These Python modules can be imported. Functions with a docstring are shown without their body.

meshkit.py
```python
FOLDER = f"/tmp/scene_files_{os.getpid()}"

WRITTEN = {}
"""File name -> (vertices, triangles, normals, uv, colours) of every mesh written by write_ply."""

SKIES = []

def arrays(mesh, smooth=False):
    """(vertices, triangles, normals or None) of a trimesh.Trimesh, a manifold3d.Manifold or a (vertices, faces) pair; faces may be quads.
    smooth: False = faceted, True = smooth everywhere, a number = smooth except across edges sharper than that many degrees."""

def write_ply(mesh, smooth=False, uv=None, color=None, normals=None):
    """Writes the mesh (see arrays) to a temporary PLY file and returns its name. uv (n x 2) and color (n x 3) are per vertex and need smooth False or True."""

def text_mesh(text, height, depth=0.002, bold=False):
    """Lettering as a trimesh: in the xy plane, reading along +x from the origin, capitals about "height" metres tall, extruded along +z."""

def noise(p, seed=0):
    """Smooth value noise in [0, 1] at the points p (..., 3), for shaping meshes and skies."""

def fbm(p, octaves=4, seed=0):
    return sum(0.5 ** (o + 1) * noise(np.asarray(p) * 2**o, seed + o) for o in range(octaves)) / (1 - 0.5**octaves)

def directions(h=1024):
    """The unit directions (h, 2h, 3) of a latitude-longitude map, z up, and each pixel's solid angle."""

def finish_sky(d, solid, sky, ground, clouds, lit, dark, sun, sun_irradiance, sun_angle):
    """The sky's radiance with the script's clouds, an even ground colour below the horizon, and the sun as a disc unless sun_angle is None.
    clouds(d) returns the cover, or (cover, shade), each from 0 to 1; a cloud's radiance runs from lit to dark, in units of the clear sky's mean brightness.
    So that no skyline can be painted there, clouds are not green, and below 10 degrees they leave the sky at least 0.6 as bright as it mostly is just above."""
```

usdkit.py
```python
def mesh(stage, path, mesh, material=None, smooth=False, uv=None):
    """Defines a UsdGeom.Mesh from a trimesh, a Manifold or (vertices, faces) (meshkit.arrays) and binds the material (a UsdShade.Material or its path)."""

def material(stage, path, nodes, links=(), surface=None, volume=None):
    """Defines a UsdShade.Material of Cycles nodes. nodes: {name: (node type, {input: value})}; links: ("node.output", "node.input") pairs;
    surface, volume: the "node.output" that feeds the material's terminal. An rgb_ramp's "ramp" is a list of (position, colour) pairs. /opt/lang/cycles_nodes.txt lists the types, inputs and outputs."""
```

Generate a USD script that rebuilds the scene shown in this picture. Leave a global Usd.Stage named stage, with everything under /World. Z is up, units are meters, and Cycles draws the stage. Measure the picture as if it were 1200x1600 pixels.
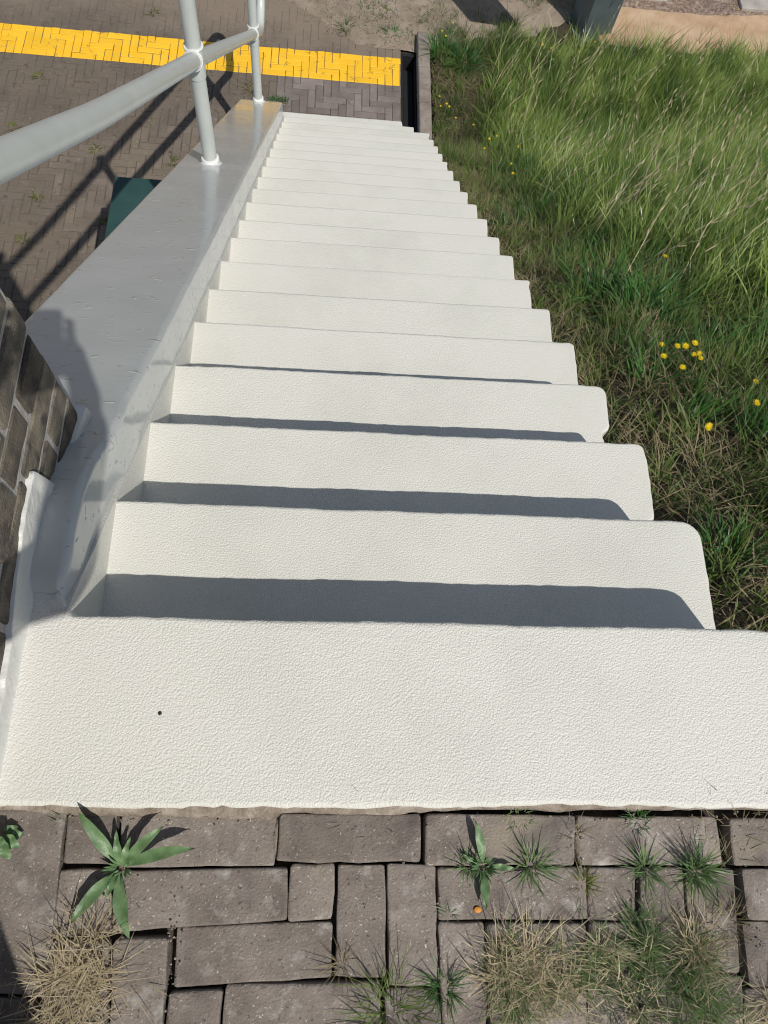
import math
import numpy as np
import trimesh
import manifold3d as m3
import shapely
import mapbox_earcut
from shapely.geometry import Polygon, box as sbox
import usdkit, meshkit
from pxr import Usd, UsdGeom, UsdLux, UsdShade, Gf, Sdf

stage = Usd.Stage.CreateInMemory()
UsdGeom.SetStageUpAxis(stage, UsdGeom.Tokens.z)
UsdGeom.SetStageMetersPerUnit(stage, 1.0)
UsdGeom.Xform.Define(stage, '/World')
UsdGeom.Scope.Define(stage, '/World/Looks')

# ------------------------------------------------------------------ camera
CH, YAW, PIT, ROL, FPX = 1.1307, 0.249, 1.1978, 0.2677, 1172.556
fw = np.array([math.sin(YAW) * math.cos(PIT), math.cos(YAW) * math.cos(PIT), -math.sin(PIT)])
r0 = np.array([math.cos(YAW), -math.sin(YAW), 0.0]); u0 = np.cross(r0, fw)
rr = r0 * math.cos(ROL) + u0 * math.sin(ROL); uu = -r0 * math.sin(ROL) + u0 * math.cos(ROL)
cam = UsdGeom.Camera.Define(stage, '/World/camera')
M = Gf.Matrix4d(*rr, 0, *uu, 0, *(-fw), 0, 0.0, 0.0, CH, 1)
cam.AddTransformOp().Set(M)
cam.CreateHorizontalApertureAttr(36.0); cam.CreateVerticalApertureAttr(48.0)
cam.CreateFocalLengthAttr(FPX / 1200 * 36.0)
cam.CreateClippingRangeAttr(Gf.Vec2f(0.02, 500))
cam.CreateExposureAttr(0.0)

# ------------------------------------------------------------------ sky and sun
SUN = np.array([0.41, -0.65, 1.0]); SUN = SUN / np.linalg.norm(SUN)       # towards the sun
ELEV = math.asin(SUN[2]); ROT = math.atan2(SUN[0], SUN[1])
sky_mat = usdkit.material(stage, '/World/Looks/sky_look', {
    "sky": ("sky_texture", {"sky_type": "single_scattering", "sun_disc": False, "sun_elevation": ELEV, "sun_rotation": ROT}),
    "hs": ("hsv", {"saturation": 0.78}), "bg": ("background_shader", {"strength": 0.085})}, [("sky.color", "hs.color"), ("hs.color", "bg.color")], surface="bg.background")
dome = UsdLux.DomeLight.Define(stage, '/World/sky'); dome.CreateIntensityAttr(1.0)
UsdShade.MaterialBindingAPI.Apply(dome.GetPrim()).Bind(sky_mat)
dome.GetPrim().SetCustomDataByKey('kind', 'structure')
dome.GetPrim().SetCustomDataByKey('label', 'clear blue daytime sky above the stairs')
dome.GetPrim().SetCustomDataByKey('category', 'sky')
sun = UsdLux.DistantLight.Define(stage, '/World/sun')
sun.CreateNormalizeAttr(True); sun.CreateIntensityAttr(1.0); sun.CreateAngleAttr(0.5); sun.CreateColorAttr(Gf.Vec3f(1.0, 0.965, 0.905))
zx = np.cross([0, 0, 1.0], SUN); zx /= np.linalg.norm(zx); zy = np.cross(SUN, zx)
sun.AddTransformOp().Set(Gf.Matrix4d(*zx, 0, *zy, 0, *SUN, 0, 0, 0, 8, 1))

# ------------------------------------------------------------------ helpers
used, base_of, mats = {}, {}, {}


def numbered(parent, name):
    k = (parent, name); n = used.get(k, 0); used[k] = n + 1
    return parent + '/' + (name if n == 0 else f"{name}_{n:03d}")


def tag(p, label=None, cat=None, group=None, kind=None):
    for k, v in (('label', label), ('category', cat), ('group', group), ('kind', kind)):
        if v:
            p.SetCustomDataByKey(k, v)
    return p


def thing(name, label, cat, loc=(0, 0, 0), group=None, kind=None):
    path = numbered('/World', name)
    x = UsdGeom.Xform.Define(stage, path); x.AddTranslateOp().Set(Gf.Vec3d(*map(float, loc)))
    base_of[path] = np.array(loc, float)
    return tag(x.GetPrim(), label, cat, group, kind)


def obj(name, mesh, mat, parent=None, smooth=False, label=None, cat=None, group=None, kind=None):
    pp = '/World' if parent is None else str(parent.GetPath())
    path = numbered(pp, name)
    v, f, n = meshkit.arrays(mesh, False)
    off = base_of.get(pp, np.zeros(3)) if parent is not None else np.zeros(3)
    base_of[path] = off
    m = usdkit.mesh(stage, path, (v - off, f), mat, smooth)
    return tag(m.GetPrim(), label, cat, group, kind)


def copy_of(proto, label, loc, rz=0.0, s=1.0, group=None, tilt=0.0):
    name = proto.GetName()
    path = numbered('/World', name)
    x = UsdGeom.Xform.Define(stage, path)
    x.GetPrim().GetReferences().AddInternalReference(proto.GetPath())
    x.GetPrim().SetInstanceable(True)
    x.ClearXformOpOrder()
    x.AddTranslateOp(UsdGeom.XformOp.PrecisionDouble).Set(Gf.Vec3d(*map(float, loc)))
    x.AddRotateZOp().Set(float(rz)); x.AddRotateXOp().Set(float(tilt)); x.AddScaleOp().Set(Gf.Vec3f(s, s, s))
    return tag(x.GetPrim(), label, None, group)


def merge(parts):
    V, F, o = [], [], 0
    for m in parts:
        v, f, _ = meshkit.arrays(m, False)
        V.append(v); F.append(f + o); o += len(v)
    return np.vstack(V), np.vstack(F)


def grid_faces(nu, nv, closed_v=False):
    i, j = np.meshgrid(np.arange(nu - 1), np.arange(nv if closed_v else nv - 1), indexing='ij')
    j2 = (j + 1) % nv
    q = np.stack([i * nv + j, (i + 1) * nv + j, (i + 1) * nv + j2, i * nv + j2], -1).reshape(-1, 4)
    return np.vstack([q[:, [0, 1, 2]], q[:, [0, 2, 3]]])


def tube(points, radii, sides=20, cap=True):
    p = np.asarray(points, float); n = len(p)
    radii = np.broadcast_to(radii, (n,))
    t = np.gradient(p, axis=0); t /= np.linalg.norm(t, axis=1, keepdims=True)
    ref = np.array([0.3, 0.1, 0.95]) if abs(t[0][2]) < 0.8 else np.array([1.0, 0, 0])
    A = []
    a = np.cross(t[0], ref); a /= np.linalg.norm(a)
    for k in range(n):
        a = a - t[k] * np.dot(a, t[k]); a /= np.linalg.norm(a); A.append(a)
    A = np.array(A); B = np.cross(t, A)
    ang = np.arange(sides) * 2 * np.pi / sides
    v = p[:, None] + radii[:, None, None] * (np.cos(ang)[None, :, None] * A[:, None] + np.sin(ang)[None, :, None] * B[:, None])
    f = grid_faces(n, sides, True)[:, ::-1]
    v = v.reshape(-1, 3)
    if cap:
        c0, c1 = len(v), len(v) + 1
        v = np.vstack([v, p[0], p[-1]])
        k = np.arange(sides); k2 = (k + 1) % sides
        f = np.vstack([f, np.stack([np.full(sides, c0), k2, k], 1)[:, ::-1] * 1, np.stack([np.full(sides, c1), (n - 1) * sides + k, (n - 1) * sides + k2], 1)])
    m = trimesh.Trimesh(v, f, process=False); trimesh.repair.fix_normals(m)
    return m.vertices, m.faces


def densify(poly, step):
    """Outline points (n,2) of a closed polygon with edges split to about step."""
    out = []
    n = len(poly)
    for i in range(n):
        a, b = np.array(poly[i]), np.array(poly[(i + 1) % n])
        k = max(1, int(round(np.linalg.norm(b - a) / step)))
        for j in range(k):
            out.append(a + (b - a) * j / k)
    return np.array(out)


def rounded(poly, radii, seg=5):
    """Rounds the corners of a convex counter-clockwise polygon; radii per corner."""
    out = []
    n = len(poly)
    for i in range(n):
        p, a, b = np.array(poly[i], float), np.array(poly[i - 1], float), np.array(poly[(i + 1) % n], float)
        r = radii[i] if np.ndim(radii) else radii
        if r <= 0:
            out.append(p); continue
        d1, d2 = (a - p) / np.linalg.norm(a - p), (b - p) / np.linalg.norm(b - p)
        s, e = p + d1 * r, p + d2 * r
        for t in np.linspace(0, 1, seg):
            out.append((1 - t) ** 2 * s + 2 * t * (1 - t) * p + t * t * e)
    return np.array(out)


def shrink(out, d):
    """Moves every outline point inwards by d along its vertex normal (counter-clockwise outline)."""
    e = np.roll(out, -1, 0) - out
    nrm = np.stack([-e[:, 1], e[:, 0]], 1); nrm /= np.linalg.norm(nrm, axis=1, keepdims=True) + 1e-12
    vn = nrm + np.roll(nrm, 1, 0); vn /= np.linalg.norm(vn, axis=1, keepdims=True) + 1e-12
    return out + vn * np.broadcast_to(d, (len(out),))[:, None]


def ccw(p):
    p = np.asarray(p, float)
    a = 0.5 * np.sum(p[:, 0] * np.roll(p[:, 1], -1) - np.roll(p[:, 0], -1) * p[:, 1])
    return p if a > 0 else p[::-1]


def slab(out, rings, top_fan=True):
    """A solid from a ccw outline; rings = [(inset, z), ...] from bottom to top. z may be an array per point."""
    n = len(out); V = []
    for d, z in rings:
        q = shrink(out, d) if np.any(d) else out
        V.append(np.c_[q, np.broadcast_to(z, (n,))])
    F = []
    for k in range(len(rings) - 1):
        i = np.arange(n); j = (i + 1) % n
        F.append(np.stack([k * n + i, k * n + j, (k + 1) * n + j], 1)); F.append(np.stack([k * n + i, (k + 1) * n + j, (k + 1) * n + i], 1))
    V = np.vstack(V)
    o = (len(rings) - 1) * n
    t = mapbox_earcut.triangulate_float64(np.ascontiguousarray(V[-n:, :2]), np.array([n], np.uint32)).reshape(-1, 3).astype(int)
    a = V[-n:, :2][t]; sgn = (a[:, 1, 0] - a[:, 0, 0]) * (a[:, 2, 1] - a[:, 0, 1]) > (a[:, 1, 1] - a[:, 0, 1]) * (a[:, 2, 0] - a[:, 0, 0])
    t = np.where(sgn[:, None], t, t[:, ::-1])
    F.append(o + t); F.append(t[:, ::-1])
    return V, np.vstack(F)


def box(x0, x1, y0, y1, z0, z1, c=0.0):
    if c <= 0:
        m = trimesh.creation.box((x1 - x0, y1 - y0, z1 - z0)); m.apply_translation(((x0 + x1) / 2, (y0 + y1) / 2, (z0 + z1) / 2))
        return m.vertices, m.faces
    o = rounded([(x0, y0), (x1, y0), (x1, y1), (x0, y1)], c, 2)
    return slab(o, [(c, z0), (0, z0 + c), (0, z1 - c), (c, z1)])


def noise1(x, seed, scale):
    x = np.asarray(x, float) * scale
    return meshkit.noise(np.stack([x, np.full_like(x, 0.37), np.full_like(x, 0.71)], -1), seed) - 0.5


# ------------------------------------------------------------------ materials
def bumpy(name, ramp, rough=0.8, cscale=6.0, cdetail=4, bscale=60.0, bdist=0.003, bstrength=0.6, extra=None, spec=0.4, rnd=0.0, bdetail=4, island=False, spots=None, film=None):
    """Stone, paint and soil: colour from noise through a ramp, fine relief from a second noise; rnd varies single pieces."""
    nodes = {"pos": ("geometry", {}), "n": ("noise_texture", {"scale": cscale, "detail": cdetail, "roughness": 0.6}),
             "ramp": ("rgb_ramp", {"ramp": ramp}),
             "bn": ("noise_texture", {"scale": bscale, "detail": bdetail, "roughness": 0.6}),
             "b": ("bump", {"distance": bdist, "strength": bstrength}),
             "p": ("principled_bsdf", {"roughness": rough, "specular_ior_level": spec})}
    links = [("pos.position", "n.vector"), ("pos.position", "bn.vector"), ("n.fac", "ramp.fac"), ("bn.fac", "b.height"), ("b.normal", "p.normal")]
    col = "ramp.color"
    if spots:                                                      # light or dark specks: (scale, lo, hi, colour)
        for i, (sc, lo, hi, c) in enumerate(spots):
            nodes[f"sn{i}"] = ("noise_texture", {"scale": sc, "detail": 3.0, "roughness": 0.65})
            nodes[f"sm{i}"] = ("map_range", {"from_min": lo, "from_max": hi, "to_min": 0.0, "to_max": 1.0, "clamp": True})
            nodes[f"sx{i}"] = ("mix", {"mix_type": "mix", "color2": c})
            links += [("pos.position", f"sn{i}.vector"), (f"sn{i}.fac", f"sm{i}.value"), (f"sm{i}.result", f"sx{i}.fac"), (col, f"sx{i}.color1")]
            col = f"sx{i}.color"
    if film:                                                       # sand trodden over the bricks: (y from, y to, colour)
        nodes.update({"fs": ("separate_xyz", {}), "fy": ("map_range", {"from_min": film[0], "from_max": film[1], "to_min": -0.25, "to_max": 0.75, "clamp": True}),
                      "fx": ("map_range", {"from_min": -2.2, "from_max": 0.3, "to_min": -0.35, "to_max": 0.0, "clamp": True}),
                      "fn": ("noise_texture", {"scale": 2.6, "detail": 7.0, "roughness": 0.68}), "fa": ("math", {"math_type": "add"}), "fc": ("math", {"math_type": "add"}),
                      "fm": ("map_range", {"from_min": 0.42, "from_max": 0.85, "to_min": 0.0, "to_max": 0.9, "clamp": True}), "fk": ("mix", {"mix_type": "mix", "color2": film[2]})})
        links += [("pos.position", "fs.vector"), ("fs.y", "fy.value"), ("fs.x", "fx.value"), ("pos.position", "fn.vector"), ("fn.fac", "fa.value1"), ("fy.result", "fa.value2"), ("fa.value", "fc.value1"), ("fx.result", "fc.value2"), ("fc.value", "fm.value"),
                  ("fm.result", "fk.fac"), (col, "fk.color1")]
        col = "fk.color"
    if rnd:
        nodes["oi"] = ("object_info", {}) if not island else ("geometry", {})
        nodes["mr"] = ("map_range", {"from_min": 0.0, "from_max": 1.0, "to_min": 1 - rnd, "to_max": 1 + rnd})
        nodes["hs"] = ("hsv", {})
        links += [("oi.random" if not island else "oi.random_per_island", "mr.value"), ("mr.result", "hs.value"), (col, "hs.color")]
        col = "hs.color"
    links.append((col, "p.base_color"))
    return usdkit.material(stage, '/World/Looks/' + name, nodes, links, surface="p.BSDF")


def plain(name, c, rough=0.5, metallic=0.0, spec=0.5, bscale=0, bdist=0.001):
    nodes = {"pos": ("geometry", {}), "p": ("principled_bsdf", {"base_color": c, "roughness": rough, "metallic": metallic, "specular_ior_level": spec})}
    links = []
    if bscale:
        nodes["bn"] = ("noise_texture", {"scale": bscale, "detail": 3.0}); nodes["b"] = ("bump", {"distance": bdist, "strength": 0.5})
        links = [("pos.position", "bn.vector"), ("bn.fac", "b.height"), ("b.normal", "p.normal")]
    return usdkit.material(stage, '/World/Looks/' + name, nodes, links, surface="p.BSDF")


def leafy(name, ramp, rough=0.5, patch=None, trans=0.35, vscale=3.0):
    """Blades and leaves: colour per blade, a slow patch noise, some light through the leaf."""
    nodes = {"g": ("geometry", {}), "ramp": ("rgb_ramp", {"ramp": ramp}),
             "n": ("noise_texture", {"scale": vscale, "detail": 3.0}),
             "m": ("math", {"math_type": "multiply_add", "value2": 0.62}), "m2": ("math", {"math_type": "multiply_add", "value2": 1.1, "value3": -0.36}),
             "p": ("principled_bsdf", {"roughness": rough, "specular_ior_level": 0.35}), "t": ("translucent_bsdf", {}), "mx": ("mix_closure", {"fac": trans})}
    links = [("g.position", "n.vector"), ("n.fac", "m2.value1"), ("g.random_per_island", "m.value1"), ("m2.value", "m.value3"), ("m.value", "ramp.fac"),
             ("ramp.color", "p.base_color"), ("ramp.color", "t.color"), ("p.BSDF", "mx.closure1"), ("t.BSDF", "mx.closure2")]
    return usdkit.material(stage, '/World/Looks/' + name, nodes, links, surface="mx.closure")


# white anti-slip paint: grit under the paint gives a dense pimply relief
white_paint = usdkit.material(stage, '/World/Looks/white_grit_paint', {
    "g": ("geometry", {}), "n": ("noise_texture", {"scale": 400.0, "detail": 2.0, "roughness": 0.6}),
    "v": ("voronoi_texture", {"feature": "smooth_f1", "scale": 330.0, "smoothness": 0.5, "randomness": 1.0}),
    "mv": ("math", {"math_type": "multiply", "value2": -0.75}), "add": ("math", {"math_type": "add"}),
    "b": ("bump", {"distance": 0.0034, "strength": 0.45}),
    "c": ("noise_texture", {"scale": 2.2, "detail": 6.0, "roughness": 0.65}),
    "ramp": ("rgb_ramp", {"ramp": [(0.3, (0.55, 0.54, 0.485)), (0.5, (0.61, 0.60, 0.54)), (0.62, (0.622, 0.602, 0.552)), (0.75, (0.645, 0.63, 0.58))]}),
    "d": ("noise_texture", {"scale": 26.0, "detail": 5.0, "roughness": 0.72}), "dm": ("map_range", {"from_min": 0.60, "from_max": 0.80, "to_min": 0.0, "to_max": 0.22, "clamp": True}),
    "dx": ("mix", {"mix_type": "mix", "color2": (0.44, 0.41, 0.34)}),
    "p": ("principled_bsdf", {"roughness": 0.50, "specular_ior_level": 0.45})},
    [("g.position", "n.vector"), ("g.position", "v.vector"), ("g.position", "c.vector"), ("g.position", "d.vector"), ("v.distance", "mv.value1"), ("mv.value", "add.value1"), ("n.fac", "add.value2"), ("add.value", "b.height"),
     ("b.normal", "p.normal"), ("c.fac", "ramp.fac"), ("ramp.color", "dx.color1"), ("d.fac", "dm.value"), ("dm.result", "dx.fac"), ("dx.color", "p.base_color")], surface="p.BSDF")
white_gloss = bumpy('white_gloss_paint', [(0.3, (0.52, 0.515, 0.48)), (0.7, (0.60, 0.595, 0.56))], rough=0.35, cscale=14, bscale=45, bdist=0.006, bstrength=0.5)

# grey gloss paint on the cheek wall: brush ridges and drips in low relief
grey_gloss = usdkit.material(stage, '/World/Looks/grey_gloss_paint', {
    "g": ("geometry", {}), "mp": ("mapping", {"mapping_type": "point", "scale": (18.0, 70.0, 70.0), "rotation": (0, 0, 0.08)}),
    "n": ("noise_texture", {"scale": 1.0, "detail": 3.0, "roughness": 0.55}),
    "mp2": ("mapping", {"mapping_type": "point", "scale": (22.0, 60.0, 60.0), "rotation": (0, 0, -0.1)}),
    "v": ("noise_texture", {"scale": 1.0, "detail": 2.0, "roughness": 0.5, "distortion": 0.6}),
    "vr": ("map_range", {"from_min": 0.645, "from_max": 0.72, "to_min": 0.0, "to_max": 1.0, "clamp": True}),
    "m": ("math", {"math_type": "multiply_add", "value2": 0.10}),
    "b": ("bump", {"distance": 0.006, "strength": 0.6}),
    "c": ("noise_texture", {"scale": 5.0, "detail": 5.0}),
    "ramp": ("rgb_ramp", {"ramp": [(0.3, (0.425, 0.445, 0.435)), (0.7, (0.475, 0.49, 0.475))]}),
    "cr": ("map_range", {"from_min": 0.3, "from_max": 0.7, "to_min": 0.11, "to_max": 0.24}),
    "p": ("principled_bsdf", {"specular_ior_level": 0.5})},
    [("g.position", "mp.vector"), ("mp.vector", "n.vector"), ("g.position", "mp2.vector"), ("mp2.vector", "v.vector"), ("v.fac", "vr.value"), ("n.fac", "m.value1"), ("vr.result", "m.value3"),
     ("m.value", "b.height"), ("b.normal", "p.normal"), ("g.position", "c.vector"), ("c.fac", "ramp.fac"), ("ramp.color", "p.base_color"), ("c.fac", "cr.value"), ("cr.result", "p.roughness")], surface="p.BSDF")
rail_paint = bumpy('grey_rail_paint', [(0.3, (0.46, 0.485, 0.455)), (0.7, (0.52, 0.545, 0.515))], rough=0.33, cscale=9, bscale=70, bdist=0.0012, bstrength=0.4, spec=0.5, spots=[(60.0, 0.70, 0.78, (0.60, 0.61, 0.60))])
filler = bumpy('white_joint_filler', [(0.3, (0.58, 0.58, 0.56)), (0.7, (0.70, 0.70, 0.68))], rough=0.4, cscale=40, bscale=120, bdist=0.003)

paver = bumpy('landing_paver', [(0.28, (0.135, 0.112, 0.094)), (0.46, (0.195, 0.164, 0.138)), (0.60, (0.235, 0.20, 0.172)), (0.74, (0.31, 0.27, 0.235))], rough=0.88, cscale=17, cdetail=8, bscale=260, bdist=0.0030, bstrength=0.8, rnd=0.20,
              spots=[(230.0, 0.63, 0.68, (0.50, 0.44, 0.38)), (150.0, 0.62, 0.68, (0.10, 0.08, 0.07)), (26.0, 0.58, 0.74, (0.35, 0.325, 0.29)), (9.0, 0.52, 0.70, (0.12, 0.098, 0.086)), (5.0, 0.60, 0.72, (0.26, 0.22, 0.17)), (48.0, 0.76, 0.79, (0.26, 0.17, 0.05))])
ground_paver = bumpy('lower_paver', [(0.28, (0.110, 0.088, 0.070)), (0.5, (0.140, 0.113, 0.091)), (0.72, (0.18, 0.148, 0.120))], rough=0.9, cscale=4, cdetail=6, bscale=120, bdist=0.004, bstrength=0.9, rnd=0.12, film=(5.7, 6.9, (0.24, 0.19, 0.145)),
                     spots=[(2.4, 0.42, 0.62, (0.165, 0.133, 0.100)), (30.0, 0.60, 0.70, (0.23, 0.19, 0.135)), (60.0, 0.68, 0.74, (0.32, 0.28, 0.21)), (16.0, 0.60, 0.72, (0.085, 0.07, 0.055))])
pale_paver = bumpy('lower_paver_worn', [(0.28, (0.135, 0.112, 0.102)), (0.5, (0.175, 0.145, 0.130)), (0.72, (0.22, 0.185, 0.165))], rough=0.9, cscale=5, cdetail=6, bscale=120, bdist=0.003, bstrength=0.7, rnd=0.2,
                   spots=[(30.0, 0.62, 0.72, (0.26, 0.23, 0.19))])
ground_paver_stuff = bumpy('lower_paver_far', [(0.28, (0.110, 0.088, 0.070)), (0.5, (0.140, 0.113, 0.091)), (0.72, (0.18, 0.148, 0.120))], rough=0.9, cscale=4, cdetail=6, bscale=120, bdist=0.004, bstrength=0.9, rnd=0.12, island=True, film=(5.7, 6.9, (0.24, 0.19, 0.145)),
                           spots=[(2.4, 0.42, 0.62, (0.165, 0.133, 0.100)), (30.0, 0.60, 0.70, (0.23, 0.19, 0.135)), (60.0, 0.68, 0.74, (0.32, 0.28, 0.21)), (16.0, 0.60, 0.72, (0.085, 0.07, 0.055))])
yellow = bumpy('yellow_road_paint', [(0.3, (0.80, 0.45, 0.018)), (0.7, (0.86, 0.50, 0.026))], rough=0.55, cscale=7, cdetail=6, bscale=130, bdist=0.002, bstrength=0.6, rnd=0.06,
               spots=[(34.0, 0.69, 0.76, (0.36, 0.24, 0.06))])
joint_soil = bumpy('joint_soil', [(0.3, (0.030, 0.025, 0.020)), (0.55, (0.07, 0.058, 0.045)), (0.75, (0.14, 0.115, 0.085))], rough=0.95, cscale=40, bscale=200, bdist=0.005, bstrength=1.0)
ground_joint = bumpy('lower_joint_soil', [(0.3, (0.075, 0.060, 0.046)), (0.55, (0.12, 0.098, 0.076)), (0.75, (0.21, 0.17, 0.115))], rough=0.95, cscale=9, bscale=150, bdist=0.006, bstrength=1.0, film=(5.7, 6.9, (0.24, 0.19, 0.145)))
soil = bumpy('bank_soil', [(0.3, (0.035, 0.027, 0.018)), (0.5, (0.060, 0.047, 0.030)), (0.75, (0.11, 0.088, 0.055))], rough=0.95, cscale=8, bscale=90, bdist=0.015, bstrength=1.0)
sand = bumpy('sandy_dirt', [(0.3, (0.20, 0.155, 0.115)), (0.5, (0.27, 0.215, 0.165)), (0.72, (0.34, 0.28, 0.22))], rough=0.95, cscale=5, cdetail=7, bscale=70, bdist=0.012, bstrength=0.9, spots=[(12.0, 0.58, 0.70, (0.15, 0.12, 0.08))])
orange_sand = bumpy('orange_sand', [(0.3, (0.40, 0.26, 0.155)), (0.5, (0.48, 0.33, 0.21)), (0.72, (0.55, 0.40, 0.27))], rough=0.95, cscale=5, cdetail=6, bscale=60, bdist=0.012, bstrength=0.7)
gravel_dirt = bumpy('gravel_dirt', [(0.3, (0.12, 0.08, 0.06)), (0.5, (0.24, 0.17, 0.13)), (0.7, (0.40, 0.33, 0.28))], rough=0.95, cscale=30, cdetail=5, bscale=60, bdist=0.02, bstrength=1.0)
concrete = bumpy('grey_concrete', [(0.3, (0.30, 0.27, 0.24)), (0.7, (0.42, 0.39, 0.35))], rough=0.9, cscale=8, cdetail=6, bscale=140, bdist=0.003)
kerb_stone = bumpy('kerb_concrete', [(0.3, (0.17, 0.14, 0.115)), (0.5, (0.235, 0.20, 0.17)), (0.75, (0.30, 0.265, 0.23))], rough=0.9, cscale=9, cdetail=6, bscale=110, bdist=0.004, spots=[(40.0, 0.62, 0.70, (0.11, 0.09, 0.07))])
black_gutter = bumpy('black_channel', [(0.3, (0.008, 0.008, 0.009)), (0.7, (0.013, 0.013, 0.014))], rough=0.75, cscale=12, bscale=60, bdist=0.002)
mortar = bumpy('wall_mortar', [(0.3, (0.27, 0.255, 0.235)), (0.7, (0.42, 0.40, 0.37))], rough=0.9, cscale=30, cdetail=5, bscale=160, bdist=0.004, bstrength=0.9)
wall_brick = bumpy('wall_brick', [(0.30, (0.055, 0.048, 0.041)), (0.46, (0.120, 0.102, 0.080)), (0.60, (0.175, 0.152, 0.112)), (0.76, (0.24, 0.21, 0.155))], rough=0.9, cscale=22, cdetail=7, bscale=240, bdist=0.004, bstrength=1.0, rnd=0.38,
                   spots=[(14.0, 0.56, 0.68, (0.055, 0.047, 0.040)), (60.0, 0.68, 0.74, (0.30, 0.26, 0.20))])
green_paint = bumpy('dark_green_paint', [(0.3, (0.020, 0.052, 0.048)), (0.7, (0.028, 0.068, 0.062))], rough=0.42, cscale=8, bscale=40, bdist=0.001, spots=[(30.0, 0.73, 0.76, (0.30, 0.33, 0.30))])
post_paint = bumpy('dark_column_paint', [(0.3, (0.062, 0.082, 0.086)), (0.7, (0.085, 0.108, 0.112))], rough=0.38, cscale=6, bscale=40, bdist=0.001)
black_plastic = plain('black_plastic', (0.02, 0.02, 0.022), 0.3)
dirt_crust = bumpy('dirt_crust', [(0.3, (0.17, 0.135, 0.10)), (0.5, (0.28, 0.23, 0.18)), (0.75, (0.42, 0.37, 0.31))], rough=0.95, cscale=45, cdetail=6, bscale=220, bdist=0.004, bstrength=1.0)

G1 = (0.070, 0.115, 0.025); G2 = (0.16, 0.225, 0.055); G3 = (0.28, 0.34, 0.11); G4 = (0.26, 0.29, 0.11); ST = (0.46, 0.39, 0.22); BR = (0.13, 0.095, 0.05)
long_look = leafy('long_grass_look', [(0.04, (0.08, 0.14, 0.03)), (0.25, (0.23, 0.32, 0.075)), (0.45, (0.43, 0.51, 0.17)), (0.68, (0.63, 0.67, 0.31)), (0.92, (0.78, 0.70, 0.46))], rough=0.33, vscale=3.5)
short_look = leafy('short_grass_look', [(0.05, G1), (0.35, G2), (0.55, G3), (0.68, (0.30, 0.26, 0.12)), (0.82, (0.40, 0.32, 0.18)), (1.0, (0.55, 0.46, 0.28))], rough=0.5, vscale=2.6)
dry_look = leafy('dry_grass_look', [(0.0, (0.13, 0.105, 0.05)), (0.35, (0.26, 0.215, 0.115)), (0.65, (0.43, 0.365, 0.215)), (1.0, (0.64, 0.56, 0.37))], rough=0.6, trans=0.2)
tuft_look = leafy('tuft_grass_look', [(0.1, (0.045, 0.125, 0.028)), (0.45, (0.09, 0.215, 0.052)), (0.75, (0.17, 0.32, 0.09)), (1.0, (0.31, 0.43, 0.16))], rough=0.4, vscale=5)
blue_tuft_look = leafy('weed_tuft_look', [(0.1, (0.12, 0.20, 0.08)), (0.45, (0.24, 0.33, 0.14)), (0.75, (0.37, 0.45, 0.22)), (1.0, (0.58, 0.54, 0.32))], rough=0.45, vscale=9)
weed_look = leafy('yellow_green_weed_look', [(0.1, (0.10, 0.12, 0.03)), (0.5, (0.22, 0.24, 0.06)), (1.0, (0.38, 0.36, 0.12))], rough=0.5)
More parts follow.
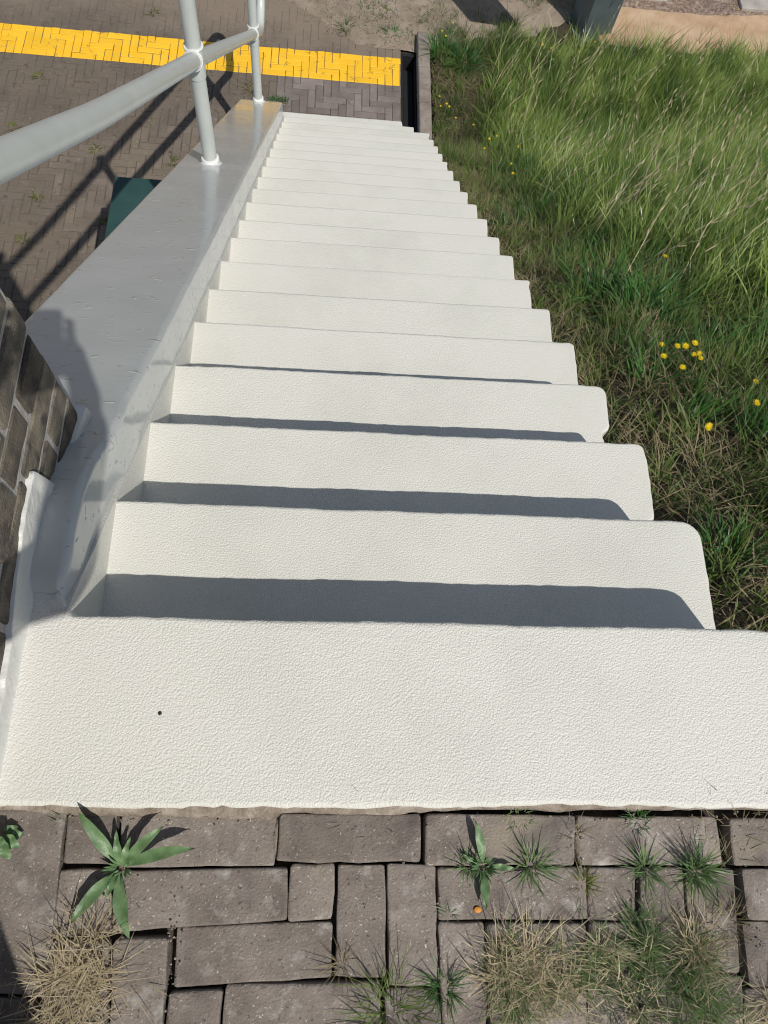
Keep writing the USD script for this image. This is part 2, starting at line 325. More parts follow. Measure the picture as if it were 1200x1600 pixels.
plantain_look = usdkit.material(stage, '/World/Looks/plantain_leaf', {
    "g": ("geometry", {}), "n": ("noise_texture", {"scale": 60.0, "detail": 3.0}), "ramp": ("rgb_ramp", {"ramp": [(0.3, (0.105, 0.19, 0.075)), (0.55, (0.16, 0.265, 0.115)), (0.75, (0.24, 0.34, 0.17))]}),
    "bn": ("noise_texture", {"scale": 240.0}), "b": ("bump", {"distance": 0.001, "strength": 0.5}),
    "p": ("principled_bsdf", {"roughness": 0.45}), "t": ("translucent_bsdf", {}), "mx": ("mix_closure", {"fac": 0.25})},
    [("g.position", "n.vector"), ("n.fac", "ramp.fac"), ("ramp.color", "p.base_color"), ("ramp.color", "t.color"), ("g.position", "bn.vector"), ("bn.fac", "b.height"), ("b.normal", "p.normal"), ("p.BSDF", "mx.closure1"), ("t.BSDF", "mx.closure2")], surface="mx.closure")
petal_look = leafy('flower_petal', [(0.0, (0.82, 0.60, 0.01)), (1.0, (0.85, 0.72, 0.03))], rough=0.6, trans=0.3)
stem_look = plain('flower_stem', (0.09, 0.14, 0.04), 0.6)
pale_straw = leafy('pale_straw_look', [(0.0, (0.32, 0.26, 0.16)), (0.3, (0.54, 0.46, 0.30)), (0.65, (0.70, 0.61, 0.42)), (1.0, (0.80, 0.72, 0.54))], rough=0.55, trans=0.3)
clump_green = leafy('clump_green_look', [(0.1, (0.085, 0.14, 0.045)), (0.45, (0.17, 0.25, 0.085)), (0.75, (0.29, 0.36, 0.14)), (1.0, (0.46, 0.46, 0.22))], rough=0.5, vscale=9)
straw_look = leafy('debris_straw', [(0.0, (0.13, 0.10, 0.06)), (0.5, (0.24, 0.19, 0.11)), (1.0, (0.42, 0.36, 0.22))], rough=0.7, trans=0.1)
skin_look = plain('skin', (0.42, 0.25, 0.18), 0.5)
shirt_look = bumpy('dark_cloth', [(0.3, (0.05, 0.06, 0.09)), (0.7, (0.07, 0.08, 0.11))], rough=0.9, bscale=200)
jeans_look = bumpy('denim', [(0.3, (0.03, 0.05, 0.10)), (0.7, (0.05, 0.08, 0.14))], rough=0.9, bscale=300)
hair_look = plain('hair', (0.03, 0.02, 0.015), 0.6, bscale=200)
shoe_look = plain('shoe', (0.03, 0.03, 0.03), 0.6)

# ------------------------------------------------------------------ stair numbers (metres)
Y1, G, H = 0.2499, 0.2512, 0.1776           # first nosing, going, rise
XL, XR = -0.3655, 0.7468                    # clear width between cheek wall and open end
SL = H / G
ZG = -3.70                                  # lower pavement


def zn(y):
    return -(y - Y1) * SL


def bank(x, y):
    """Soil surface: landing, slope beside the stairs, foot."""
    x, y = np.asarray(x, float), np.asarray(y, float)
    zs = zn(y) - 0.215
    z = np.minimum(-0.05, zs)
    z = np.maximum(z, ZG - 0.02)
    d = np.clip((x - 0.80) / 0.5, 0, 1)
    n = meshkit.fbm(np.stack([x * 2.2, y * 2.2, 0 * x], -1), 3, 5) - 0.5
    n2 = meshkit.noise(np.stack([x * 9, y * 9, 0 * x], -1), 8) - 0.5
    out = np.where((y > 0.02) & (y < 8.0), n * 0.10 * d + n2 * 0.022 * d, 0)
    return z + out


rng = np.random.default_rng(7)

# ------------------------------------------------------------------ ground
g = 300.0
obj('ground', (np.array([[-g, -g, ZG - 0.35], [g, -g, ZG - 0.35], [g, g, ZG - 0.35], [-g, g, ZG - 0.35]]), np.array([[0, 1, 2], [0, 2, 3]])), ground_joint,
    label='bare brown ground reaching to the horizon', cat='ground', kind='structure')

# bank (soil under the grass and under the landing)
xs = np.concatenate([[-0.41, 0.0, 0.4, 0.7], np.arange(0.8, 5.0, 0.06), np.arange(5.0, 14, 0.5)])
ys = np.concatenate([np.arange(-9, -0.1, 0.5), np.arange(-0.1, 7.3, 0.06), [7.45]])
X, Y = np.meshgrid(xs, ys, indexing='ij')
Z = bank(X, Y)
Z = np.where((Y > 5.2) & (X < 0.9), ZG - 0.30, Z)
Z = np.where((X < 0.78) & (Y <= 5.2), np.minimum(Z, zn(Y) - 0.3), Z)
Z = np.where((Y <= 0.0), np.minimum(Z, -0.085), Z)
obj('earth_bank', (np.stack([X, Y, Z], -1).reshape(-1, 3), grid_faces(len(xs), len(ys))), soil, smooth=True, label='earth bank sloping down beside the white stairs', cat='bank', kind='structure')

# ------------------------------------------------------------------ stairs
stairs = thing('concrete_stairs', 'long flight of white painted concrete stairs running down to the paved yard', 'stairs', (0.19, 5.3, ZG))
N = 21
for k in range(1, N + 1):
    zt = -(k - 1) * H
    yn = Y1 + (k - 1) * G + (0.0 if k < 3 else rng.uniform(-0.004, 0.004))
    yb = -0.016 if k == 1 else Y1 + (k - 2) * G - 0.03
    xr = XR + (0.0 if k < 14 else (0.004 * (k - 13))) - (0.10 if k == 20 else 0) - (0.175 if k == 21 else 0)
    xl = XL - 0.03
    if k == 1:
        poly = [(-0.424, yb), (xr + 0.02, yb), (xr + 0.02, yn), (-0.355, yn), (-0.424, 0.36)]
        rad = [0, 0.01, 0.05, 0.004, 0]
    else:
        poly = [(xl, yb), (xr, yb), (xr, yn), (xl, yn)]
        rad = [0, 0, {2: 0.048, 3: 0.018, 4: 0.026}.get(k, 0.012), 0]
    out = densify(rounded(poly, rad, 7), 0.011 if k < 8 else 0.02)
    # a hand-floated edge: gently wavy, nibbled here and there on the open end
    wob = 0.0045 * noise1(out[:, 0] + 3 * k, 11 + k, 9) + 0.0035 * noise1(out[:, 0] * 1.0 + out[:, 1], 31 + k, 60) - 0.010 * np.maximum(0, noise1(out[:, 0] + 9 * k, 41 + k, 34) - 0.36)
    onn = np.clip((out[:, 1] - (yn - 0.05)) / 0.04, 0, 1)
    out[:, 1] += wob * onn
    onr = np.clip((out[:, 0] - (xr - 0.05)) / 0.03, 0, 1)
    chip = np.maximum(0, noise1(out[:, 1] + 7 * k, 51 + k, 22) - 0.14) * (0.13 if k < 6 else 0.05)
    out[:, 0] -= onr * (chip + 0.004 * noise1(out[:, 1] + k, 71 + k, 55) + 0.002)
    if k == 1:
        onb = np.clip((0.0 - out[:, 1]) / 0.012, 0, 1)
        out[:, 1] += onb * (0.007 * noise1(out[:, 0], 91, 14) + 0.006 * noise1(out[:, 0], 92, 70))
    sag = 0.0025 * noise1(out[:, 0] * 1.0 + 5 * k, 131 + k, 5)
    c = 0.0036
    rings = [(0, zt - H - 0.028), (0, zt - H * 0.5), (0, zt - 2.2 * c + sag), (0.25 * c, zt - 1.0 * c + sag), (0.9 * c, zt - 0.25 * c + sag), (2.0 * c, zt + sag * 0.5)]
    if k == N:
        rings[0] = (0, ZG - 0.05)
    obj('step', slab(out, rings), white_paint, stairs, smooth=35)

# white band painted on the cheek wall face, following each step
for k in range(2, N + 1):
    zt = -(k - 1) * H; y0 = Y1 + (k - 2) * G + 0.0045; y1 = Y1 + (k - 1) * G
    if k == N:
        continue
    yy = np.linspace(y0, y1 + 0.004, 7)
    top = zn(yy) + 0.006 + 0.010 * noise1(yy, 211, 22)
    pts = [(y, z) for y, z in zip(yy, top)]
    V = np.array([[XL + 0.004, y, z] for y, z in pts] + [[XL + 0.004, y, zt - 0.02] for y, z in pts] + [[XL - 0.02, y, z] for y, z in pts])
    n = 7; i = np.arange(n - 1)
    F = np.vstack([np.stack([n + i, n + i + 1, i + 1], 1), np.stack([n + i, i + 1, i], 1), np.stack([i, i + 1, 2 * n + i + 1], 1), np.stack([i, 2 * n + i + 1, 2 * n + i], 1)])
    obj('painted_skirting', (V, F), white_paint, stairs)

# ------------------------------------------------------------------ grey cheek wall
cheek = thing('cheek_wall', 'glossy grey painted cheek wall sloping down along the left of the stairs', 'wall', (-0.52, 4.9, ZG))
ys = np.concatenate([np.linspace(0.262, 0.66, 34), np.arange(0.675, 4.95, 0.03), [4.962, 4.972, 4.978]])
prof = []                                                          # cross-section from bottom right over the top to bottom left
xlft, xrgt, R = -0.690, XL, 0.014
for t in np.linspace(0, np.pi / 2, 5):
    prof.append((xrgt - R + R * math.cos(t), -R + R * math.sin(t)))
for x in np.linspace(xrgt - R - 0.02, xlft + R + 0.02, 8):
    prof.append((x, 0.0))
for t in np.linspace(np.pi / 2, np.pi, 5):
    prof.append((xlft + R + R * math.cos(t), -R + R * math.sin(t)))
prof = np.array(prof)
V = []
for y in ys:
    zt = zn(y) + 0.140
    if y < 0.56:                                                   # the top runs out level with the landing slab
        a = 0.014 - 0.02 * max(0, (0.30 - y) / 0.04)
        zt = -0.02 * math.log(math.exp(-zt / 0.02) + math.exp(-a / 0.02))
    dz = 0.0
    if y > 4.955:
        dz = -0.014 * (1 - math.sqrt(max(0, 1 - ((y - 4.955) / 0.023) ** 2)))
    px = prof[:, 0].copy(); pz = prof[:, 1] + zt + dz
    amp = 0.5 + 1.6 * math.exp(-((y - 0.55) / 0.35) ** 2)
    p3 = np.stack([px * 9, np.full_like(px, y * 9), 0 * px], -1)
    pz = pz + amp * 0.003 * (meshkit.noise(p3, 3) - 0.5) + amp * 0.0016 * (meshkit.noise(p3 * 4, 4) - 0.5)
    px = px + np.where(px > -0.40, amp * 0.006 * (meshkit.noise(p3 * 1.7, 6) - 0.5), 0)
    if y < 0.34:
        px = np.where(px > -0.40, px - 0.10 * (0.34 - y) * (0.6 + 0.6 * (meshkit.noise(p3 * 4, 9) - 0.5)), px)
    row = np.vstack([[px[0], y, min(ZG - 0.05, pz.min() - 0.3)], np.stack([px, np.full_like(px, y), pz], 1), [px[-1], y, ZG - 0.05]])
    V.append(row)
V = np.array(V); ny, nx = V.shape[:2]
F = grid_faces(ny, nx)
Vf = V.reshape(-1, 3)
c0 = len(Vf); Vf = np.vstack([Vf, V[-1].mean(0), V[0].mean(0)])
i = np.arange(nx - 1)
F = np.vstack([F, np.stack([np.full(nx - 1, c0), (ny - 1) * nx + i, (ny - 1) * nx + i + 1], 1)])
tm = trimesh.Trimesh(Vf, F, process=False)
F = F[:, ::-1] if tm.face_normals[len(ys) // 2 * (nx - 1) + 8][2] < 0 else F
obj('wall_body', (Vf, F), grey_gloss, cheek, smooth=40)

# ------------------------------------------------------------------ brick end wall of the landing
wall = thing('brick_wall', 'brown brick wall with rough mortar joints at the left of the top step', 'wall', (-0.58, 0.3, -0.1))
WX0, WX1, WY0, WY1 = -0.80, -0.424, -1.3, 0.640
obj('mortar_core', box(WX0 + 0.012, WX1 - 0.0045, WY0 + 0.01, WY1 - 0.010, ZG - 0.02, 1.10), mortar, wall)
bounds = [-0.240, -0.173, -0.106, -0.040, 0.026, 0.093, 0.160, 0.228, 0.296] + [0.296 + 0.067 * i for i in range(1, 13)]
fixed = {2: [0.50], 3: [0.529], 4: [0.43], 5: [0.519, 0.399], 6: [0.458], 7: [0.517], 8: [0.42]}
wr = np.random.default_rng(21)
for ci in range(len(bounds) - 1):
    z0, z1 = bounds[ci] + 0.0052, bounds[ci + 1] - 0.0052
    js = sorted(fixed.get(ci, [WY1 - (0.105 if ci % 2 else 0.21)]))
    y = js[0]
    while y > WY0 + 0.25:
        y -= 0.212 if wr.random() < 0.75 else 0.108
        js.insert(0, y)
    ends = [WY0] + js + [WY1]
    for a, b in zip(ends[:-1], ends[1:]):
        if b - a < 0.03:
            continue
        if ci < 2 or (ci < 3 and b < 0.44):
            continue                                               # below the landing: hidden behind slab and plaster
        a2, b2 = a + 0.0055 + wr.uniform(-.002, .002), b - 0.0055 + wr.uniform(-.002, .002)
        last = b == WY1
        if last:
            b2 = WY1 + wr.uniform(-0.008, 0.010)
        xo = WX1 + wr.uniform(-0.003, 0.003)
        o = rounded([(xo - 0.10, a2), (xo, a2), (xo, b2), (xo - 0.10, b2)], [0.002, 0.005, 0.026 if last else 0.005, 0.003], 6 if last else 3)
        o = densify(o, 0.02)
        o = o + (np.stack([noise1(o[:, 1], 300 + ci, 60), noise1(o[:, 1], 400 + ci, 60)], 1)) * 0.003
        zz = 0.004 * noise1(o[:, 1], 500 + ci, 18)
        m = slab(o, [(0.004, z0 + zz), (0.0, z0 + 0.003 + zz), (0.0, z1 - 0.003 + zz), (0.004, z1 + zz)])
        obj('brick', m, wall_brick, wall, smooth=50)
    # bricks of the far end face and of the outer face
    if ci >= 1:
        for a, b in ((WX0, -0.70), (-0.70, -0.535)):
            o = rounded([(a + .005, WY1 - 0.10), (b - .005, WY1 - 0.10), (b - .005, WY1), (a + .005, WY1)], 0.008, 3)
            obj('brick', slab(o, [(0.005, z0), (0, z0 + .005), (0, z1 - .005), (0.005, z1)]), wall_brick, wall)
obj('coping', box(WX0 - 0.02, WX1 + 0.02, WY0 - 0.02, WY1 + 0.02, 1.10, 1.16, 0.012), concrete, wall)

# white plaster plinth between bricks and slab
pl_y = np.linspace(-0.016, 0.652, 90)
V = []
for y in pl_y:
    t = float(np.interp(y, [-0.02, 0.18, 0.30, 0.39, 0.452, 0.466, 0.50, 0.57, 0.634, 0.66], [0.028, 0.034, 0.056, 0.068, 0.064, -0.030, -0.058, -0.085, -0.103, -0.115]))
    t += 0.010 * float(noise1(np.array([y]), 611, 40)[0]) + 0.006 * float(noise1(np.array([y]), 612, 120)[0])
    f = float(np.interp(y, [-0.02, 0.30, 0.42, 0.52, 0.66], [-0.012, -0.012, -0.03, -0.10, -0.20]))
    bul = 0.0015 + 0.004 * max(0, float(noise1(np.array([y]), 613, 22)[0])) + (0.003 if y > 0.44 else 0)
    if f > t - 0.03:
        f = t - 0.03
    h = t - f
    V.append([[-0.436, y, t + 0.001], [-0.4205, y, t], [-0.4205 + bul * 0.6, y, t - 0.004], [-0.4205 + bul, y, t - 0.3 * h], [-0.4195 + bul, y, t - 0.62 * h], [-0.414 + bul, y, t - 0.85 * h], [-0.400 + bul, y, f - 0.002]])
V = np.array(V)
F = grid_faces(V.shape[0], V.shape[1])
tm = trimesh.Trimesh(V.reshape(-1, 3), F, process=False)
if tm.face_normals[len(F) // 4][0] < 0:
    F = F[:, ::-1]
obj('white_plinth', (V.reshape(-1, 3), F), white_gloss, wall, smooth=60, label='white painted plaster strip at the foot of the bricks')

# ------------------------------------------------------------------ handrail
PX = -0.545
rail = thing('handrail', 'grey painted tubular handrail with two rails and posts on the cheek wall', 'handrail', (PX, 2.75, -1.63))
RT = 0.0315


def chz(y):
    return zn(y) + 0.140


lowr = np.array([[PX, 0.60, 0.39], [PX, 0.987, 0.112], [PX, 1.484, -0.243], [PX, 2.735, -1.090], [PX, 4.661, -2.441], [PX, 5.02, -2.690], [PX, 5.25, -2.852]])
upr = lowr[:5] + np.array([0, 0, 0.455]); upr[-1] = [PX, 4.75, -2.02]
# U bend at the foot: from lower rail end up and back to upper rail end
c = np.array([PX, 5.30, -2.62]); bend = []
dirn = np.array([0, 0.82, -0.572]); upn = np.array([0, 0.572, 0.82])
rb = 0.205
e0 = lowr[-1]
cen = e0 + upn * rb
for t in np.linspace(0.12, np.pi - 0.12, 16):
    bend.append(cen + dirn * rb * 0.95 * math.sin(t) - upn * rb * math.cos(t))
e1 = cen + upn * rb
upper_end = e1
upr = np.vstack([upr[:4], [[PX, 4.60, upr[3][2] + (4.60 - upr[3][1]) * (e1[2] - upr[3][2]) / (e1[1] - upr[3][1])]], [e1]])


def smooth_line(p, n):
    p = np.asarray(p); s = np.concatenate([[0], np.cumsum(np.linalg.norm(np.diff(p, axis=0), axis=1))])
    u = np.linspace(0, s[-1], n)
    return np.stack([np.interp(u, s, p[:, k]) for k in range(3)], 1)


loop = np.vstack([smooth_line(lowr, 40), bend, smooth_line(upr[::-1], 40)])
obj('lower_rail', tube(smooth_line(lowr, 40), RT, 28), rail_paint, rail, smooth=50)
obj('upper_rail', tube(smooth_line(upr, 40), RT, 28), rail_paint, rail, smooth=50)
obj('end_bend', tube(np.vstack([lowr[-1] - dirn * 0.02, bend, e1 - dirn * 0.02]), RT * 1.004, 24), rail_paint, rail, smooth=50)
for pi, yb in enumerate((2.751, 4.909)):
    lean = 0.0
    zl = float(np.interp(yb, lowr[:, 1], lowr[:, 2])); zu = float(np.interp(yb, upr[:, 1], upr[:, 2]))
    zb = chz(yb)
    post = obj('post', tube([[PX, yb, zb - 0.03], [PX, yb, zb + 0.2], [PX, yb, zl], [PX, yb, zu + 0.01]], RT, 28), rail_paint, rail, smooth=50)
    # collar of filler at the foot
    pts, rad = [], []
    for t, r in ((-0.035, 0.062), (-0.018, 0.060), (-0.006, 0.056), (0.004, 0.048), (0.012, 0.042), (0.022, 0.0405), (0.034, 0.0395), (0.040, 0.034)):
        pts.append([PX, yb, zb + t]); rad.append(r)
    v, f = tube(pts, rad, 28)
    v = np.array(v); v[:, 2] -= (v[:, 1] - yb) * SL * np.clip(1 - (v[:, 2] - zb) / 0.03, 0, 1)
    v += (np.stack([meshkit.noise(v * 60, s) for s in (1, 2, 3)], -1) - 0.5) * 0.006
    obj('post_foot', (v, f), filler, post, smooth=60)
    for zj, nm in ((zl, 'rail_joint'), (zu, 'rail_joint')):
        jt = obj(nm, tube([[PX, yb, zj - 0.075], [PX, yb, zj - 0.070], [PX, yb, zj + 0.062], [PX, yb, zj + 0.067]], [RT, RT * 1.13, RT * 1.13, RT], 28), rail_paint, post, smooth=50)
        d = np.array([0, 0.82, -0.572])
        p0 = np.array([PX, yb, zj])
        a, b = (0.068, 0.068)
        obj(nm, tube([p0 - d * (a + 0.004), p0 - d * a, p0 + d * b, p0 + d * (b + 0.004)], [RT, RT * 1.13, RT * 1.13, RT], 28), rail_paint, post, smooth=50)
        th = np.linspace(0, 2 * np.pi, 40)
        for off in (0.060,):
            ring = np.stack([PX + RT * 1.10 * np.cos(th), yb + RT * 1.10 * np.sin(th), np.full_like(th, zj + off) + 0.004 * noise1(th, 700 + pi, 2)], 1)
            obj('filler_bead', tube(ring, 0.0055, 8), filler, post, smooth=60)
        ringc = p0 - d * 0.062
        ring = np.stack([ringc + RT * 1.10 * (np.cos(t) * np.array([1, 0, 0]) + np.sin(t) * np.array([0, 0.572, 0.82])) for t in th])
        obj('filler_bead', tube(ring, 0.0055, 8), filler, post, smooth=60)

# ------------------------------------------------------------------ landing pavers
LAND = [[[-0.4397, -0.019], [-0.3275, -0.0203], [-0.3227, -0.2362], [-0.4203, -0.2336]], [[-0.4191, -0.2401], [-0.3348, -0.2418], [-0.3293, -0.2884], [-0.4142, -0.2864]], [[-0.3235, -0.0203], [-0.2596, -0.0203], [-0.2545, -0.0858], [-0.3206, -0.0849]], [[-0.2528, -0.0254], [-0.0405, -0.0278], [-0.04, -0.09], [-0.2467, -0.0895]], [[-0.3234, -0.095], [-0.2564, -0.0954], [-0.2493, -0.168], [-0.3252, -0.1727]], [[-0.2459, -0.0963], [-0.0227, -0.0938], [-0.0207, -0.1562], [-0.2423, -0.1673]], [[-0.0175, -0.0897], [0.0429, -0.0901], [0.04, -0.1569], [-0.0172, -0.1562]], [[0.0479, -0.0914], [0.1117, -0.0918], [0.1127, -0.2259], [0.0461, -0.2232]], [[-0.1632, -0.1634], [0.0401, -0.1609], [0.0404, -0.2238], [-0.1616, -0.2324]], [[-0.2424, -0.1765], [-0.1756, -0.1767], [-0.1712, -0.2922], [-0.2342, -0.2907]], [[-0.1663, -0.2393], [-0.102, -0.2361], [-0.1001, -0.294], [-0.1671, -0.2923]], [[-0.0956, -0.2325], [0.1061, -0.2318], [0.1063, -0.2989], [-0.0951, -0.2941]], [[-0.3243, -0.1783], [-0.2513, -0.1794], [-0.2399, -0.2906], [-0.3225, -0.2886]], [[-0.0345, -0.0248], [0.162, -0.0267], [0.161, -0.0864], [-0.0368, -0.0844]], [[0.116, -0.0906], [0.1815, -0.091], [0.1822, -0.2351], [0.1168, -0.2339]], [[0.1705, -0.0259], [0.3871, -0.0284], [0.3814, -0.0915], [0.1684, -0.0901]], [[0.3945, -0.0284], [0.6026, -0.0309], [0.6016, -0.0929], [0.3886, -0.0915]], [[0.6232, -0.0332], [0.7353, -0.0334], [0.7224, -0.0959], [0.6203, -0.0952]], [[0.1865, -0.0953], [0.3983, -0.0967], [0.3931, -0.16], [0.1868, -0.1575]], [[0.4041, -0.0968], [0.4722, -0.0972], [0.4656, -0.1634], [0.3977, -0.1613]], [[0.4789, -0.0986], [0.5434, -0.099], [0.5281, -0.2266], [0.465, -0.2255]], [[0.5493, -0.0991], [0.6185, -0.0995], [0.6056, -0.2279], [0.5337, -0.2267]], [[0.6304, -0.1005], [0.7213, -0.1011], [0.7081, -0.1651], [0.6291, -0.1641]], [[0.6217, -0.1694], [0.707, -0.1705], [0.6911, -0.2473], [0.6192, -0.246]], [[0.1867, -0.1627], [0.2472, -0.1635], [0.2448, -0.2913], [0.1882, -0.29]], [[0.2536, -0.1648], [0.3901, -0.1665], [0.3851, -0.2331], [0.2517, -0.2307]], [[0.3962, -0.1674], [0.465, -0.1683], [0.4503, -0.3072], [0.3835, -0.3056]], [[0.2528, -0.2353], [0.3842, -0.2377], [0.379, -0.3055], [0.2504, -0.3024]], [[0.4652, -0.2314], [0.607, -0.2339], [0.5958, -0.3107], [0.4567, -0.3073]], [[0.6126, -0.2505], [0.6902, -0.252], [0.6776, -0.3127], [0.6074, -0.311]], [[0.1137, -0.2384], [0.1829, -0.2397], [0.1836, -0.3008], [0.1124, -0.2991]]]
landing = thing('landing_pavement', 'worn purple-brown brick pavers at the head of the stairs', 'pavement', (0.1, -0.15, -0.07), kind='structure')
obj('joint_bed', box(-0.424, 1.6, -1.6, -0.020, -0.12, -0.036), joint_soil, landing)


def paver_block(poly, ztop, depth=0.055, ch=0.004, step=0.028, rough=0.0022, seed=0, inset=0.0, r=0.006):
    p = ccw(poly)
    o = densify(rounded(p, r, 3), step)
    if inset:
        o = shrink(o, inset)
    nz = lambda s: meshkit.noise(np.c_[o * 70, np.full(len(o), seed * 1.7)], s) - 0.5
    o = o + np.stack([nz(1), nz(2)], 1) * rough * 2
    cx = o.mean(0); tr = np.random.default_rng(seed + 99)
    tilt = tr.uniform(-0.02, 0.02, 2)
    zt = ztop + (o - cx) @ tilt
    wear = 0.5 + 1.2 * np.clip(nz(3) + 0.3, 0, 1)
    return slab(o, [(0, ztop - depth), (0, zt - ch * wear), (ch * 0.45 * wear, zt - ch * 0.3 * wear), (ch * 1.4, zt)])


lr = np.random.default_rng(5)
for i, q in enumerate(LAND):
    obj('paver', paver_block(q, -0.012 + lr.uniform(-0.003, 0.003), seed=i, inset=-0.0012, ch=0.0028, r=0.004), paver, landing, smooth=40)
yy = -0.315
row = 0
while yy > -1.45:
    xx = -0.42 + (0.1 if row % 2 else 0)
    while xx < 1.5:
        obj('paver', paver_block([(xx, yy - 0.066), (xx + 0.205, yy - 0.066), (xx + 0.205, yy), (xx, yy)], -0.012, seed=500 + row, step=0.06), paver, landing, smooth=40)
        xx += 0.211
    yy -= 0.071; row += 1
for k in range(12):
    for c in range(4):
        x0 = 0.745 + c * 0.211
        y1 = -0.028 - (k % 4) * 0.071
        if k < 4:
            obj('paver', paver_block([(x0, y1 - 0.066), (x0 + 0.205, y1 - 0.066), (x0 + 0.205, y1), (x0, y1)], -0.012, seed=800 + k * 4 + c, step=0.06), paver, landing, smooth=40)

# crumbling mortar and dirt along the back edge of the slab
xs_ = np.linspace(-0.42, 0.76, 240)
w = 0.0015 + 0.011 * np.clip(np.interp(xs_, [-0.42, -0.36, -0.2, 0.05, 0.18, 0.3, 0.76], [0.1, 0.5, 0.9, 0.8, 0.2, 0.0, 0.05]) + 0.9 * noise1(xs_, 801, 16) + 0.5 * noise1(xs_, 802, 60), 0.05, 2)
V = np.stack([np.stack([xs_, -0.010 + 0 * xs_, -0.0035 + 0.002 * noise1(xs_, 803, 50)], 1), np.stack([xs_, -0.015 - 0.55 * w, -0.005 + 0.004 * noise1(xs_, 804, 40)], 1), np.stack([xs_, -0.017 - w, -0.012 + 0.003 * noise1(xs_, 805, 40)], 1), np.stack([xs_, -0.018 - w * 1.05, -0.03 + 0 * xs_], 1)], 1)
obj('mortar_edge', (V.reshape(-1, 3), grid_faces(240, 4)[:, ::-1]), dirt_crust, landing, smooth=50, label='crumbling brown mortar along the back edge of the top step')
# sand packed in some joints
for i, (x, y, sx, sy) in enumerate([(-0.036, -0.055, 0.010, 0.030), (0.392, -0.06, 0.007, 0.028), (-0.245, -0.13, 0.008, 0.036)]):
    t = np.linspace(0, 2 * np.pi, 40)[:-1]
    rr_ = 1 + 0.5 * noise1(t, 820 + i, 1.3) + 0.35 * noise1(t, 830 + i, 4)
    o = np.stack([x + sx * rr_ * np.cos(t), y + sy * rr_ * np.sin(t)], 1)
    obj('joint_sand', slab(o, [(0, -0.05), (0.0, -0.0165), (0.003, -0.0135)]), dirt_crust, landing, smooth=60)
# crumbs of mortar and soil lying in and beside the joints
q = np.random.default_rng(404); crumbs = []
ico = trimesh.creation.icosphere(0, 1.0)
ctr = [(0.64, -0.14, 0.010, 0.05, 50), (0.47, -0.15, 0.012, 0.03, 24), (0.39, -0.07, 0.006, 0.03, 24), (0.12, -0.030, 0.30, 0.004, 60), (-0.2, -0.030, 0.15, 0.004, 36), (-0.168, -0.2, 0.006, 0.03, 40), (-0.245, -0.12, 0.012, 0.04, 50), (0.185, -0.2, 0.006, 0.05, 30), (0.2, -0.16, 0.25, 0.08, 14)]
for (x, y, sx, sy, n) in ctr:
    for _ in range(n):
        r = q.uniform(0.0006, 0.0019)
        v = ico.vertices * r * q.uniform(0.6, 1.3, 3) + np.array([x + q.normal(0, sx), min(y + q.normal(0, sy), -0.022), -0.0115 + r * 0.3])
        crumbs.append((v, ico.faces))
obj('crumbs', merge(crumbs), dirt_crust, landing, kind='stuff')

# ------------------------------------------------------------------ lower yard: herringbone pavement with a painted stripe
yard = thing('yard_pavement', 'brown brick herringbone pavement of the yard below the stairs', 'pavement', (-1.5, 5.0, ZG), kind='structure')
stripe = thing('painted_stripe', 'yellow painted stripe of paving bricks crossing the yard', 'stripe', (-1.2, 6.0, ZG), kind='structure')
YX0, YX1, YY0, YY1 = -5.0, 0.612, 1.6, 8.2
S0, S1 = 5.855, 6.190
obj('joint_bed', box(-40.0, YX1 + 0.0, -14.0, 40.0, ZG - 0.34, ZG - 0.0045), ground_joint, yard)
Wb, nb = 0.067, 3
cells = []
j0, j1 = int(YY0 / Wb) - 1, int(YY1 / Wb) + 2
c0_, c1_ = int(YX0 / Wb) - 4, int(YX1 / Wb) + 4
oy = S0 - round(S0 / Wb) * Wb
for j in range(j0, j1):
    for c in range(c0_, c1_):
        m = (c - j) % (2 * nb)
        if m == 0:
            cells.append((c * Wb, j * Wb + oy, (c + nb) * Wb, (j + 1) * Wb + oy))
        elif m == 2 * nb - 1:                                      # lowest cell of an upright brick
            cells.append((c * Wb, j * Wb + oy, (c + 1) * Wb, (j + nb) * Wb + oy))
near, far = [], []
stripe_bricks = []
yr = np.random.default_rng(17)
cut_y = [(YY0, S0, 0), (S0, S1, 1), (S1, YY1, 0)]
for (x0, y0, x1, y1) in cells:
    x0, x1 = max(x0, YX0), min(x1, YX1)
    if x1 - x0 < 0.015:
        continue
    for (a, b, kind) in cut_y:
        ya, ybb = max(y0, a), min(y1, b)
        if ybb - ya < 0.012:
            continue
        gx = 0.0022
        rec = (x0 + gx, ya + (gx if ya == y0 else 0.0015), x1 - gx, ybb - (gx if ybb == y1 else 0.0015))
        if kind:
            stripe_bricks.append(rec)
        else:
            cx, cy = (x0 + x1) / 2, (ya + ybb) / 2
            vis = cy > 2.4 and cx > -3.2 + 0.0 and not (cx > -0.68 and cy < 4.98) and not (cx > XL - 0.1 and cy < 5.25) and cy < 6.9
            vis = vis and cx > -1.2 - 0.36 * (cy - 2.4) * 1.25
            (near if vis else far).append((rec, math.hypot(cx - 0.0, cy) + 0.0))


def small_brick(rec, z, seed):
    x0, y0, x1, y1 = rec
    q = np.random.default_rng(seed)
    dz = q.uniform(-0.0025, 0.0025); c = 0.004
    e = lambda: q.uniform(-0.002, 0.002)
    o = np.array([(x0 + e(), y0 + e()), (x1 + e(), y0 + e()), (x1 + e(), y1 + e()), (x0 + e(), y1 + e())])
    tx, ty = q.uniform(-0.02, 0.02, 2)
    zt = z + dz + (o - o.mean(0)) @ np.array([tx, ty])
    return slab(o, [(0, z - 0.05), (0, zt - c), (c, zt)])


